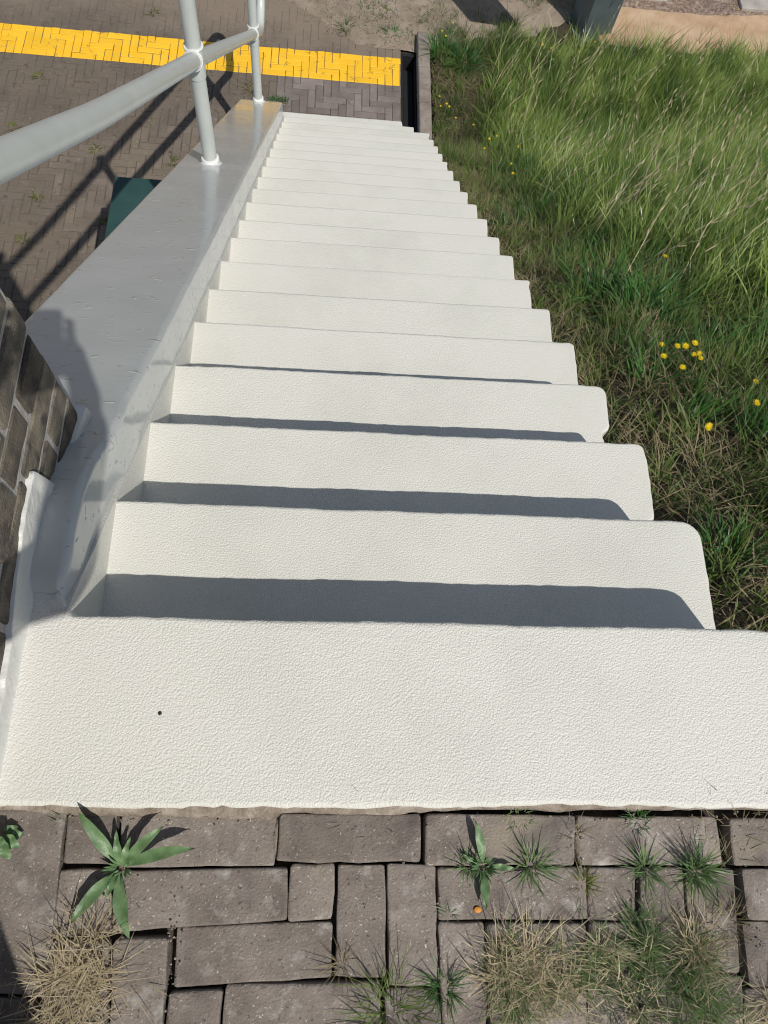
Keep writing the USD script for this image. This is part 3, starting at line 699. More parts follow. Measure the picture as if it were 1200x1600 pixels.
near.sort(key=lambda t: t[1] - (4 if t[0][0] > -0.55 and t[0][1] > 5.2 and t[0][3] <= S0 else 0))
for i, (rec, d) in enumerate(near[:290]):
    cx, cy = (rec[0] + rec[2]) / 2, (rec[1] + rec[3]) / 2
    obj('brick', small_brick(rec, ZG, 3000 + i), pale_paver if (cx > -0.45 and cy > 5.2) else ground_paver, yard)
rest = [small_brick(rec, ZG, 5000 + i) for i, (rec, d) in enumerate(near[290:] + far)]
pr = obj('far_bricks', merge(rest), ground_paver_stuff, yard, kind='stuff')
stripe_bricks.sort(key=lambda r: -r[0])
for i, rec in enumerate(stripe_bricks):
    if i < 295:
        obj('brick', small_brick(rec, ZG + 0.001, 9000 + i), yellow, stripe)

# ------------------------------------------------------------------ gutter and kerb at the foot of the stairs
gut = thing('drain_gutter', 'black drain gutter sunk between yard bricks and kerb at the stair foot', 'gutter', (0.68, 5.8, ZG - 0.2))
gx0, gx1, gy0, gy1 = 0.613, 0.752, 5.215, 6.275
obj('channel_floor', box(gx0, gx1, gy0, gy1, ZG - 0.24, ZG - 0.20), black_gutter, gut)
obj('channel_side', box(gx0 - 0.001, gx0 + 0.018, gy0, gy1, ZG - 0.20, ZG - 0.004, 0.003), black_gutter, gut)
obj('channel_side', box(gx1 - 0.012, gx1, gy0, gy1, ZG - 0.20, ZG - 0.03, 0.003), black_gutter, gut)
obj('channel_end', box(gx0 + 0.018, gx1 - 0.012, gy1 - 0.03, gy1, ZG - 0.20, ZG - 0.01, 0.003), black_gutter, gut)
obj('channel_liner', box(gx0 + 0.03, gx1 - 0.018, gy0 + 0.05, gy1 - 0.07, ZG - 0.20, ZG - 0.12, 0.006), black_gutter, gut)
kerb = thing('kerb', 'low grey concrete kerb edging the grass beside the drain gutter', 'kerb', (0.83, 5.85, ZG))
ky = [5.20, 5.62, 6.04, 6.47]
for a, b in zip(ky[:-1], ky[1:]):
    o = densify(rounded([(0.757, a + 0.002), (0.868, a + 0.002), (0.868, b - 0.002), (0.757, b - 0.002)], 0.006, 3), 0.04)
    o = o + np.stack([noise1(o[:, 1], 901, 40), noise1(o[:, 1], 902, 40)], 1) * 0.006
    obj('kerb_stone', slab(o, [(0, ZG - 0.26), (0, ZG + 0.055), (0.006, ZG + 0.064), (0.014, ZG + 0.067)]), kerb_stone, kerb, smooth=40)

# ------------------------------------------------------------------ sandy ground at the far side
def patch(name, poly, z, mat, label, cat, step=0.10, amp=0.03, jag=0.05, seed=0):
    p = Polygon(densify(ccw(poly), 0.08) + (np.random.default_rng(seed).random((len(densify(ccw(poly), 0.08)), 2)) - 0.5) * jag)
    p = p.buffer(0)
    minx, miny, maxx, maxy = p.bounds
    xs, ys = np.arange(minx, maxx + step, step), np.arange(miny, maxy + step, step)
    V, F, idx = [], [], {}
    X, Y = np.meshgrid(xs, ys, indexing='ij')
    pts = shapely.points(X.ravel(), Y.ravel())
    dist = shapely.distance(pts, p.exterior) * np.where(shapely.contains(p, pts), 1, -1)
    dist = dist.reshape(X.shape)
    Z = z + amp * (meshkit.fbm(np.stack([X * 3, Y * 3, 0 * X], -1), 4, seed + 1) - 0.42) * np.clip(dist / 0.2, -0.3, 1) - np.clip(-dist, 0, 1) * 0.15 + np.clip(dist, -0.1, 0.06) * 0.12
    obj(name, (np.stack([X, Y, Z], -1).reshape(-1, 3), grid_faces(len(xs), len(ys))), mat, smooth=True, label=label, cat=cat, kind='structure')


patch('sandy_ground', [(-0.5, 7.9), (-0.45, 6.85), (-0.05, 6.55), (0.25, 6.33), (0.60, 6.30), (0.93, 6.42), (1.5, 6.8), (2.6, 6.95), (2.6, 7.9)], ZG + 0.004, sand, 'trodden sandy dirt spread over the pavement beyond the yellow stripe', 'ground', step=0.05, amp=0.03, seed=3)
obj('verge', box(0.6125, 40, 6.28, 40.0, ZG - 0.30, ZG - 0.035), soil, label='bare soil at the far edge of the grass', cat='ground', kind='structure')
patch('sand_path', [(2.5, 6.6), (5.4, 6.75), (5.6, 7.32), (4.6, 7.28), (3.6, 7.14), (2.5, 7.16)], ZG + 0.02, orange_sand, 'strip of orange sand behind the long grass at the top right', 'path', step=0.06, amp=0.03, jag=0.03, seed=9)
patch('gravel_strip', [(2.5, 7.13), (3.6, 7.12), (4.6, 7.26), (6.5, 7.3), (6.5, 7.9), (2.5, 7.9)], ZG + 0.028, gravel_dirt, 'strip of brown gravel beyond the orange sand', 'gravel', step=0.03, amp=0.10, jag=0.03, seed=12)
for i, (x0, y0, x1, y1) in enumerate([(2.86, 7.20, 3.22, 7.55), (3.98, 7.22, 4.42, 7.70), (4.43, 7.24, 4.9, 7.7)]):
    o = densify(rounded([(x0, y0), (x1, y0 + 0.02), (x1, y1), (x0, y1)], 0.01, 3), 0.08)
    obj('paving_slab', slab(o, [(0, ZG - 0.05), (0, ZG + 0.055), (0.006, ZG + 0.06)]), concrete, smooth=40,
        label=('pale grey paving slab nearest the dark column', 'pale grey paving slab in the top right corner behind the sand', 'pale grey paving slab outermost to the right behind the sand')[i], cat='slab')

# ------------------------------------------------------------------ dark column with a sign panel above the picture
col = thing('steel_column', 'dark blue-grey square column rising from the long grass at the top', 'column', (2.42, 6.9, ZG))
cx, cy, hw, rot = 2.43, 6.84, 0.150, math.radians(14)
Rm = np.array([[math.cos(rot), -math.sin(rot)], [math.sin(rot), math.cos(rot)]])


def rotbox(hx, hy, z0, z1, c, off=(0, 0)):
    o = rounded([(-hx, -hy), (hx, -hy), (hx, hy), (-hx, hy)], c, 4) + np.array(off)
    return slab(o @ Rm.T + np.array([cx, cy]), [(0, z0), (0, z1 - c), (c, z1)])


obj('shaft', rotbox(hw, hw, ZG - 0.1, ZG + 3.2, 0.008), post_paint, col, smooth=30)
obj('base_plate', rotbox(hw + 0.05, hw + 0.05, ZG - 0.08, ZG + 0.012, 0.004), post_paint, col)
obj('sign_panel', box(1.66, 2.13, 6.10, 6.135, ZG + 0.98, ZG + 1.75, 0.006), post_paint, col)
for z in (ZG + 1.62, ZG + 1.72):
    obj('bracket', tube([[2.05, 6.12, z], [2.2, 6.4, z], [2.36, 6.82, z]], 0.02, 10), post_paint, col, smooth=50)

# ------------------------------------------------------------------ green cabinet beside the cheek wall
cab = thing('utility_cabinet', 'dark green metal cabinet standing beside the grey cheek wall', 'cabinet', (-1.0, 3.2, ZG))
obj('body', box(-1.305, -0.735, 2.74, 3.59, ZG, ZG + 1.02, 0.01), green_paint, cab, smooth=30)
obj('lid', box(-1.325, -0.715, 2.72, 3.61, ZG + 1.02, ZG + 1.05, 0.006), green_paint, cab, smooth=30)
obj('door', box(-1.315, -1.304, 2.79, 3.54, ZG + 0.08, ZG + 0.96, 0.003), green_paint, cab)
obj('handle', box(-1.33, -1.314, 2.88, 2.91, ZG + 0.50, ZG + 0.62, 0.004), black_plastic, cab)


# ------------------------------------------------------------------ blades
def blades(base, length, width, az, tilt0, tilt1, rg, segs=3, updir=None):
    """Tapered bent strips; az = heading of the lean, tilt from vertical at the foot and at the tip. All arrays of n."""
    n = len(base)
    t = np.linspace(0, 1, segs + 1)
    dirh = np.stack([np.cos(az), np.sin(az), 0 * az], 1)
    P = [base]
    for k in range(segs):
        a = tilt0 + (tilt1 - tilt0) * (k + 0.5) / segs
        st = (length / segs)[:, None] * (np.sin(a)[:, None] * dirh + np.cos(a)[:, None] * np.array([0, 0, 1.0]))
        P.append(P[-1] + st)
    P = np.stack(P, 1)                                             # n, segs+1, 3
    tw = rg.uniform(-1.0, 1.0, n)
    side = np.stack([-np.sin(az + tw), np.cos(az + tw), 0.35 * rg.uniform(-1, 1, n)], 1)
    wv = width[:, None] * np.clip(np.minimum(1.0, 0.55 + 1.5 * t) * (1 - t ** 2.2), 0.0, 1)[None, :] * 0.5
    L = P[:, :-1] - side[:, None] * wv[:, :-1, None]; Rr = P[:, :-1] + side[:, None] * wv[:, :-1, None]
    V = np.concatenate([np.stack([L, Rr], 2).reshape(n, -1, 3), P[:, -1:]], 1)      # 2*segs+1 per blade
    nv = 2 * segs + 1
    tri = []
    for k in range(segs - 1):
        a = 2 * k
        tri += [(a, a + 1, a + 3), (a, a + 3, a + 2)]
    tri.append((2 * segs - 2, 2 * segs - 1, 2 * segs))
    F = (np.array(tri)[None] + (np.arange(n) * nv)[:, None, None]).reshape(-1, 3)
    return V.reshape(-1, 3), F


gr = np.random.default_rng(42)


def field(n, x0, x1, y0, y1):
    x = gr.uniform(x0, x1, n); y = gr.uniform(y0, y1, n)
    keep = (x < 0.95 + 0.72 * (y + 0.25)) & ~((y > 5.15) & (x < 0.885)) & (y < 7.0 + 0.1 * gr.standard_normal(n))
    edge = XR + 0.03 + 0.02 * gr.random(n)
    keep &= x > edge
    # ragged upper edge next to the sandy ground
    lim = np.interp(x, [0.88, 1.0, 1.3, 2.0, 2.7, 3.2, 4.0, 5.0], [6.45, 6.60, 6.58, 6.42, 6.42, 6.40, 6.55, 6.65])
    keep &= y < lim + 0.10 * gr.standard_normal(n)
    return x[keep], y[keep]


def pn(x, y, s, seed):
    return meshkit.fbm(np.stack([x * s, y * s, 0 * x + 0.5], -1), 3, seed)


def vis_lift(x, y):
    return np.stack([x, y, bank(x, y) - 0.006], 1)


# dry thatch lying on the bank
x, y = field(150000, 0.76, 5.0, 0.15, 7.0)
d = np.clip((x - 0.8) / 1.2, 0, 1)
keep = gr.random(len(x)) < np.clip(1.0 - 0.70 * d * np.clip((y - 1.2) / 1.5, 0, 1), 0.2, 1) * np.clip(0.35 + 1.3 * (pn(x, y, 2.0, 61) - 0.25), 0.15, 1)
x, y = x[keep], y[keep]; n = len(x)
V, F = blades(vis_lift(x, y) + np.stack([0 * x, 0 * x, gr.uniform(0, 0.055, n)], 1), gr.uniform(0.03, 0.13, n), gr.uniform(0.0022, 0.0048, n), gr.uniform(0, 2 * np.pi, n), gr.uniform(0.6, 1.5, n), gr.uniform(1.2, 1.9, n), gr, 2)
obj('dry_thatch', (V, F), dry_look, label='dry straw-coloured thatch between the grass blades on the bank', cat='thatch', kind='stuff')

def clumped(n, nper, rad, x0, y0, weight, seed, hfun, wlo, whi, az0, azs, t0, t1, segs):
    """Blades in clumps that share heading, height and tone; weight(x, y) thins the clumps."""
    cx, cy = field(n, x0, 5.0, y0, 7.0)
    k = gr.random(len(cx)) < weight(cx, cy); cx, cy = cx[k], cy[k]
    m = gr.integers(nper // 2, nper * 3 // 2, len(cx))
    idx = np.repeat(np.arange(len(cx)), m); nb = len(idx)
    a = gr.uniform(0, 2 * np.pi, nb); r = rad * np.sqrt(gr.random(nb)) * gr.uniform(0.5, 1.5, len(cx))[idx]
    x, y = cx[idx] + r * np.cos(a), cy[idx] + r * np.sin(a)
    h = hfun(cx, cy) * gr.uniform(0.65, 1.35, len(cx)); h = h[idx] * gr.uniform(0.45, 1.2, nb)
    caz = az0 + azs * gr.standard_normal(len(cx)); cb = gr.uniform(0.3, 1.0, len(cx))
    az = np.where(gr.random(nb) < 0.45, a, caz[idx]) + 0.45 * gr.standard_normal(nb)
    ok = (x > XR + 0.03) & ~((y > 5.15) & (x < 0.885))
    x, y, h, az, bend_ = x[ok], y[ok], h[ok], az[ok], cb[idx][ok]; nb = len(x)
    s0 = gr.uniform(*t0, nb); s1 = s0 + gr.uniform(*t1, nb) * bend_
    return blades(vis_lift(x, y), h, gr.uniform(wlo, whi, nb), az, s0, s1, gr, segs)


# short grass near the stairs: loose tufts with soil and thatch between
far_long = lambda x, y: np.clip((x - 1.35) / 0.9, 0, 1) * np.clip((y - 1.6) / 1.4, 0, 1)
V, F = clumped(11000, 17, 0.030, 0.76, 0.15, lambda x, y: np.clip(0.45 + 2.0 * (pn(x, y, 2.4, 71) - 0.34), 0.25, 1) * (1 - 0.5 * far_long(x, y)), 1,
               lambda x, y: (0.06 + 0.09 * pn(x, y, 1.7, 73) + 0.05 * np.clip((x - 0.8) / 0.6, 0, 1)) * np.clip((x - XR) / 0.14, 0.5, 1), 0.0028, 0.0068, 0.4, 1.6, (0.05, 0.75), (0.4, 1.5), 3)
V2, F2 = clumped(30000, 3, 0.02, 0.76, 0.15, lambda x, y: np.clip(0.35 + 1.2 * (pn(x, y, 3.2, 75) - 0.4), 0.1, 1), 1,
                 lambda x, y: 0.055 + 0.05 * pn(x, y, 2.0, 76), 0.002, 0.0045, 0.4, 2.0, (0.2, 1.2), (0.2, 0.9), 2)
obj('short_grass', merge([(V, F), (V2, F2)]), short_look, label='short patchy green grass on the bank nearest the stairs', cat='grass', kind='stuff')
V, F = clumped(1500, 30, 0.045, 0.97, 0.3, lambda x, y: np.clip(3.0 * (pn(x, y, 1.9, 77) - 0.46), 0, 1), 1,
               lambda x, y: 0.13 + 0.08 * pn(x, y, 1.7, 78), 0.004, 0.0085, 0.4, 1.4, (0.05, 0.7), (0.5, 1.6), 4)
obj('broad_grass', (V, F), tuft_look, label='scattered broad-bladed dark green grass on the bank', cat='grass', kind='stuff')

# long wind-bent grass further up right
lw = lambda x, y: np.clip((x - 1.25 - 0.5 * (pn(x, y, 1.3, 81) - 0.5)) / 0.6, 0, 1) * np.clip((y - 1.5) / 1.2, 0.06, 1) * np.clip(0.35 + 2.0 * (pn(x, y, 1.8, 83) - 0.33), 0.12, 1)
V, F = clumped(9500, 20, 0.045, 0.95, 0.9, lw, 2, lambda x, y: 0.17 + 0.20 * pn(x, y, 1.2, 85) + 0.10 * np.clip((x - 1.7) / 1.2, 0, 1) - 0.10 * np.clip((y - 5.9) / 0.6, 0, 1), 0.0036, 0.0085, 0.45, 0.8, (0.0, 0.75), (0.5, 1.7), 4)
V2, F2 = clumped(16000, 4, 0.05, 0.95, 0.9, lw, 2, lambda x, y: 0.22 + 0.22 * pn(x, y, 1.1, 86), 0.003, 0.0065, 0.55, 0.5, (0.1, 0.7), (0.3, 1.2), 4)
obj('long_grass', merge([(V, F), (V2, F2)]), long_look, label='long light-green wind-bent grass filling the upper right of the bank', cat='grass', kind='stuff')

# flowering stalks, pale
x, y = field(520, 1.3, 4.6, 1.8, 6.4)
n = len(x)
V, F = blades(vis_lift(x, y), gr.uniform(0.3, 0.66, n), gr.uniform(0.003, 0.005, n), 0.6 + 0.5 * gr.standard_normal(n), gr.uniform(0.1, 0.5, n), gr.uniform(0.7, 1.3, n), gr, 4)
hx = V.reshape(n, 9, 3)[:, -1]
hb = V.reshape(n, 9, 3)[:, 5]
dv = hx - hb; azh = np.arctan2(dv[:, 1], dv[:, 0]); th = np.arctan2(np.hypot(dv[:, 0], dv[:, 1]), dv[:, 2])
parts = [(V, F)]
for s in range(5):
    parts.append(blades(hb + dv * (0.25 * s), gr.uniform(0.025, 0.06, n), gr.uniform(0.005, 0.010, n), azh + gr.uniform(-0.5, 0.5, n), th, th + 0.1, gr, 2))
obj('grass_stalks', merge(parts), pale_straw, label='pale seeding grass stalks standing above the long grass', cat='grass', kind='stuff')

# sparse grass straggling over the sandy ground
x = gr.uniform(-0.3, 2.5, 12000); y = gr.uniform(6.28, 7.3, 12000)
keep = (gr.random(12000) < np.clip(3.2 * (pn(x, y, 3.0, 91) - 0.45), 0, 1) * np.clip((x + 0.3) / 1.2, 0.15, 1)) & (y > 6.3 + 0.12 * np.clip(0.6 - x, 0, 1))
x, y = x[keep], y[keep]; n = len(x)
V, F = blades(np.stack([x, y, np.full(n, ZG)], 1), gr.uniform(0.03, 0.09, n) + 0.13 * np.clip((x - 0.7) / 0.8, 0, 1) * gr.random(n), gr.uniform(0.0025, 0.006, n), gr.uniform(0, 6.28, n), gr.uniform(0.1, 1.0, n), gr.uniform(0.8, 1.6, n), gr, 3)
obj('verge_grass', (V, F), short_look, label='sparse grass straggling over the sandy dirt beyond the gutter', cat='grass', kind='stuff')

# straw and moss scraps on the lower yard
n = 5200
x = gr.uniform(-3.6, 0.6, n); y = gr.uniform(2.3, 7.0, n)
keep = (gr.random(n) < np.clip(2.6 * (pn(x, y, 1.6, 95) - 0.30), 0.05, 1)) & ~((x > -0.70) & (y < 5.02)) & ~((x > -0.45) & (y < 5.3)) & ~((y > S0) & (y < S1) & (gr.random(n) < 0.75)) & (gr.random(n) < np.where(x > -0.6, 0.3, 1))
x, y = x[keep], y[keep]; n = len(x)
V, F = blades(np.stack([x, y, np.full(n, ZG + 0.003)], 1), gr.uniform(0.015, 0.085, n), gr.uniform(0.002, 0.004, n), gr.uniform(0, 6.28, n), np.full(n, 1.45), gr.uniform(1.35, 1.57, n), gr, 2)
obj('straw_scraps', (V, F), straw_look, label='scattered straw scraps lying on the yard bricks', cat='straw', kind='stuff')


q = np.random.default_rng(515)
n = 900
x = q.uniform(-3.5, 0.58, n); y = q.uniform(2.4, 6.7, n)
keep = ~((x > -0.70) & (y < 5.02)) & ~((x > -0.45) & (y < 5.3)) & (q.random(n) < np.where((y > S0) & (y < S1), 0.5, np.clip(2.5 * (pn(x, y, 1.4, 97) - 0.35), 0.05, 1)))
x, y = x[keep], y[keep]
x = np.round(x / Wb) * Wb + q.normal(0, 0.004, len(x)); k = 7
bx = np.repeat(x, k) + q.normal(0, 0.010, len(x) * k); by = np.repeat(y, k) + q.normal(0, 0.016, len(x) * k); n = len(bx)
obj('joint_weeds', blades(np.stack([bx, by, np.full(n, ZG)], 1), q.uniform(0.006, 0.026, n), q.uniform(0.003, 0.006, n), q.uniform(0, 6.28, n), q.uniform(0.4, 1.3, n), q.uniform(1.0, 1.6, n), q, 2), straw_look, label='tiny withered weeds growing in the joints of the yard bricks', cat='weeds', kind='stuff')

# ------------------------------------------------------------------ tufts and weeds: one thing each
def tuft(name, at, nb, L, w, label, mat, spread=0.03, tilt=(0.1, 1.2), curl=0.5, group=None, seed=1, az_bias=None, segs=4, cat='tuft'):
    q = np.random.default_rng(seed)
    a = q.uniform(0, 2 * np.pi, nb); rad = spread * np.sqrt(q.random(nb))
    b = np.array(at) + np.stack([rad * np.cos(a), rad * np.sin(a), np.zeros(nb)], 1)
    az = a + q.normal(0, 0.9, nb) if az_bias is None else q.normal(az_bias, 0.8, nb)
    t0 = q.uniform(*tilt, nb)
    V, F = blades(b, L * q.uniform(0.3, 1.15, nb), w * q.uniform(0.7, 1.25, nb), az, t0, t0 + curl * q.uniform(0.1, 2.0, nb), q, segs)
    t = thing(name, label, cat, at, group)
    obj('blades', (V, F), mat, t)
    return t


TUFTS = [[0.984, 6.277, -3.691], [1.186, 6.181, -3.69], [1.145, 1.894, -1.338], [1.275, 1.787, -1.263], [1.208, 2.443, -1.726], [1.614, 1.554, -1.098], [1.358, 1.74, -1.23], [1.982, 6.12, -3.692], [1.441, 5.975, -3.691], [1.007, 2.914, -2.059], [0.892, 0.483, -0.341], [1.37, 3.7, -2.615], [1.848, 2.142, -1.513]]
tl = ['dark green spiky grass tuft hanging over the far end of the kerb', 'dark green grass tuft right of the one overhanging the kerb end', 'broad-bladed dark green grass tuft left of the yellow flower cluster beside the steps',
      'smaller dark green grass tuft just right of the broad-bladed tuft', 'dark green grass tuft close against the white steps midway down', 'dark green grass tuft at the right picture edge above the flower pair',
      'dark green grass tuft directly above the yellow flower cluster', 'green grass tuft in front of the dark square column', 'green grass tuft between kerb and dark column', 'deep green tuft touching the steps below the gutter',
      'dark green tuft beside the second white step at the lower right', 'green grass tuft above the midway steps in the bank', 'deep green grass tuft by the right picture edge among long grass']
for i, (p, l) in enumerate(zip(TUFTS, tl)):
    p = np.array(p); p[2] = float(bank(np.array([p[0]]), np.array([p[1]]))[0])
    big = i in (0, 1, 2, 3)
    tuft('grass_tuft', p, 190 if big else 110, (0.26 if big else 0.17) * (1.0 if i != 10 else 0.7), 0.0075 if big else 0.0055, l, tuft_look, spread=0.09 if big else 0.06, tilt=(0.1, 0.9), curl=0.9, seed=60 + i)

FL = [[1.167, 1.388, -0.891], [1.176, 1.362, -0.872], [1.208, 1.383, -0.887], [1.208, 1.352, -0.865], [1.227, 1.359, -0.87], [1.2, 1.32, -0.842], [1.11, 1.385, -0.888], [1.069, 1.263, -0.802], [1.109, 1.223, -0.773], [1.309, 1.167, -0.734], [1.223, 1.035, -0.641], [1.019, 0.926, -0.565], [1.039, 0.925, -0.563], [1.514, 2.248, -1.498], [2.4, 2.94, -1.987], [1.221, 5.358, -3.602], [1.274, 4.923, -3.389], [1.204, 4.713, -3.241], [1.364, 5.043, -3.474], [1.585, 5.193, -3.58], [1.454, 4.735, -3.256], [1.254, 4.058, -2.778], [1.237, 3.899, -2.665], [1.51, 4.146, -2.84], [1.888, 6.333, -3.602], [1.958, 6.323, -3.6], [2.23, 6.294, -3.601], [2.366, 6.391, -3.6], [1.071, 6.561, -3.601], [0.973, 6.426, -3.602], [0.936, 5.658, -3.602], [0.938, 5.538, -3.601], [0.994, 5.538, -3.602], [1.016, 5.534, -3.602], [2.708, 3.577, -2.437], [2.426, 3.065, -2.076], [1.067, 5.376, -3.6], [3.81, 7.116, -3.6], [3.867, 7.063, -3.602], [1.012, 6.366, -3.601]]
# one flower: stem, ring of petals, disc
fh = 0.12
proto_at = FL[0]
fx = thing('yellow_flower', 'small yellow daisy-like flower in the cluster on the bank right of the steps', 'flower', (FL[0][0], FL[0][1], FL[0][2] - fh), 'yellow flowers in the cluster on the bank')
b0 = np.array([FL[0][0], FL[0][1], FL[0][2] - fh])
obj('stem', tube(b0 + np.array([[0, 0, -0.03], [0.006, 0.003, 0.05], [0.0, 0.0, fh]]), 0.0011, 6), stem_look, fx)
pv = []
for ring, (npet, L, tl0) in enumerate(((14, 0.0125, 1.15), (11, 0.009, 0.75))):
    a = np.arange(npet) * 2 * np.pi / npet + ring * 0.2
    q = np.random.default_rng(3)
    pv.append(blades(np.repeat((b0 + [0, 0, fh])[None], npet, 0), np.full(npet, L), np.full(npet, 0.0052), a, np.full(npet, tl0), np.full(npet, tl0 + 0.3), q, 2))
obj('petals', merge(pv), petal_look, fx)
disc = trimesh.creation.icosphere(1, 0.0032); disc.apply_translation(b0 + [0, 0, fh + 0.002])
obj('flower_centre', disc, petal_look, fx, smooth=True)
groups = [(range(1, 9), 'small yellow daisy-like flower in the cluster on the bank right of the steps', 'yellow flowers in the cluster on the bank'),
          (range(9, 11), 'yellow flower at the right picture edge below the flower cluster', 'yellow flowers at the right picture edge'),
          (range(11, 13), 'yellow flower of the pair low on the bank under the cluster', 'pair of yellow flowers low on the bank'),
          ([13], 'single yellow flower in the green tuft above the flower cluster', None), ([14], 'lone yellow flower at the right edge in the long grass', None),
          (range(15, 24), 'tiny yellow flower in the grass just right of the lowest steps', 'yellow flowers right of the lowest steps'),
          (range(24, 28), 'tiny yellow flower in front of the dark column', 'yellow flowers in front of the dark column'),
          (range(28, 30), 'tiny yellow flower by the sandy dirt above the kerb end', 'yellow flowers above the kerb end'),
          (range(30, 34), 'tiny yellow flower beside the kerb in a little row', 'yellow flowers along the kerb'),
          (range(34, 36), 'yellow flower in the long grass at the right picture edge', 'yellow flowers in the long grass at right'),
          ([36], 'tiny yellow flower right of the kerb row', None), (range(37, 39), 'yellow flower standing against the orange sand', 'yellow flowers against the orange sand'), ([39], 'lowest yellow flower above the kerb end', None)]
ONE = {9: 'upper of two yellow flowers at the right picture edge below the cluster', 10: 'lower of two yellow flowers at the right picture edge below the cluster',
       11: 'left flower of the yellow pair low on the bank under the cluster', 12: 'right flower of the yellow pair low on the bank under the cluster',
       24: 'tiny yellow flower in front of the dark column, leftmost of four', 25: 'tiny yellow flower in front of the dark column, second from left', 26: 'tiny yellow flower in front of the dark column, lowest of four', 27: 'tiny yellow flower in front of the dark column, rightmost of four',
       28: 'tiny yellow flower by the sandy dirt, farther from the kerb end', 29: 'tiny yellow flower by the sandy dirt, closer to the kerb end',
       30: 'tiny yellow flower beside the kerb, standing above the row of three', 31: 'tiny yellow flower beside the kerb, left end of the row', 32: 'tiny yellow flower beside the kerb, middle of the row', 33: 'tiny yellow flower beside the kerb, right end of the row',
       34: 'upper of two yellow flowers in the long grass near the right edge', 35: 'lower of two yellow flowers in the long grass near the right edge',
       37: 'left yellow flower standing against the orange sand', 38: 'right yellow flower standing against the orange sand'}
fr = np.random.default_rng(8)
for ids, lab, grp in groups:
    for i in ids:
        p = FL[i]
        c = copy_of(fx, ONE.get(i, lab), (p[0], p[1], p[2] - fh + (0.05 if p[0] > 1.25 and i > 13 else 0.01)), fr.uniform(0, 360), fr.uniform(0.85, 1.15), grp, tilt=fr.uniform(-10, 10))
        if grp is None:
            c.SetCustomDataByKey('group', lab)


# plantain: leaves as shaped, folded strips
def leaf(at, az, L, W, rise, droop, fold=0.25, seed=0):
    t = np.linspace(0, 1, 13); s = np.linspace(-1, 1, 5)
    w = W * np.clip(0.16 + 1.15 * np.sin(np.pi * np.clip((t - 0.05) / 0.95, 0, 1) ** 0.85) ** 1.1, 0, 2) * np.where(t > 0.98, 0.05, 1)
    q = np.random.default_rng(seed)
    ang = rise - (rise + droop) * t
    dl = L / 12
    r = np.concatenate([[0], np.cumsum(np.cos(ang[:-1]) * dl)]); z = np.concatenate([[0], np.cumsum(np.sin(ang[:-1]) * dl)])
    azs = az + q.uniform(-0.25, 0.25) * t
    cx = np.array(at)[None] + np.stack([r * np.cos(azs), r * np.sin(azs), z], 1)
    side = np.stack([-np.sin(azs), np.cos(azs), 0 * t], 1)
    wav = 0.0015 * np.sin(t * 16 + q.uniform(0, 6))
    V = cx[:, None] + side[:, None] * (w[:, None] * s[None] * 0.5)[..., None] + np.array([0, 0, 1.0]) * ((np.abs(s)[None] * fold * w[:, None] * 0.5) + (wav[:, None] * s[None]))[..., None]
    up = V.reshape(-1, 3)
    F = grid_faces(13, 5)
    n = len(up)
    return np.vstack([up, up - [0, 0, 0.0006]]), np.vstack([F[:, ::-1], F + n])


def plantain(at, leaves, label):
    t = thing('plantain_weed', label, 'weed', at)
    for i, (az, L, W, rise, droop) in enumerate(leaves):
        obj('leaf', leaf(np.array(at) + [0.004 * math.cos(math.radians(az)), 0.004 * math.sin(math.radians(az)), 0.004], math.radians(az), L, W, rise, droop, seed=i), plantain_look, t, smooth=True)
    bl = np.random.default_rng(4); nb = 26
    a = bl.uniform(0, 6.28, nb)
    obj('crown_leaves', blades(np.array(at) + np.stack([0.006 * np.cos(a), 0.006 * np.sin(a), 0 * a], 1), bl.uniform(0.015, 0.03, nb), np.full(nb, 0.004), a, np.full(nb, 0.3), np.full(nb, 0.9), bl, 3), plantain_look, t)
    return t


plantain((-0.244, -0.092, -0.012), [(126, 0.094, 0.0125, 0.55, 0.05), (98, 0.052, 0.008, 1.0, 0.2), (50, 0.082, 0.0105, 0.75, 0.05), (26, 0.104, 0.0125, 0.5, -0.05), (-86, 0.083, 0.014, 0.4, 0.1), (-138, 0.082, 0.0125, 0.4, 0.15), (-112, 0.036, 0.007, 0.6, 0.2), (70, 0.045, 0.007, 1.1, 0.3)],
         'leafy plantain weed with long narrow leaves between the pavers at left')
plantain((0.250, -0.094, -0.012), [(98, 0.062, 0.010, 0.6, 0.1), (-92, 0.050, 0.010, 0.5, 0.1), (4, 0.042, 0.007, 0.5, 0.1), (160, 0.032, 0.006, 0.5, 0.1)],
         'small cross-shaped plantain weed between the green tufts on the pavers')
PZ = -0.014
tuft('weed_tuft', (0.230, -0.092, PZ), 70, 0.040, 0.00187, 'spiky green weed tuft just left of the small plantain', blue_tuft_look, 0.008, (0.2, 1.35), 0.5, seed=101)
tuft('weed_tuft', (0.319, -0.092, PZ), 95, 0.048, 0.00202, 'spiky green weed tuft just right of the small plantain', blue_tuft_look, 0.010, (0.2, 1.35), 0.5, seed=102)
tuft('weed_tuft', (0.393, -0.116, PZ), 60, 0.032, 0.00173, 'thin yellowish weed tuft third from the left in the paver row', weed_look, 0.008, (0.3, 1.4), 0.4, seed=103)
tuft('weed_tuft', (0.487, -0.097, PZ), 90, 0.046, 0.00202, 'spiky green weed tuft second from the right in the paver row', blue_tuft_look, 0.010, (0.3, 1.4), 0.4, seed=104)
tuft('weed_tuft', (0.562, -0.101, PZ), 170, 0.052, 0.00202, 'largest dense blue-green weed tuft at the right end of the paver row', blue_tuft_look, 0.016, (0.1, 1.35), 0.4, seed=105)
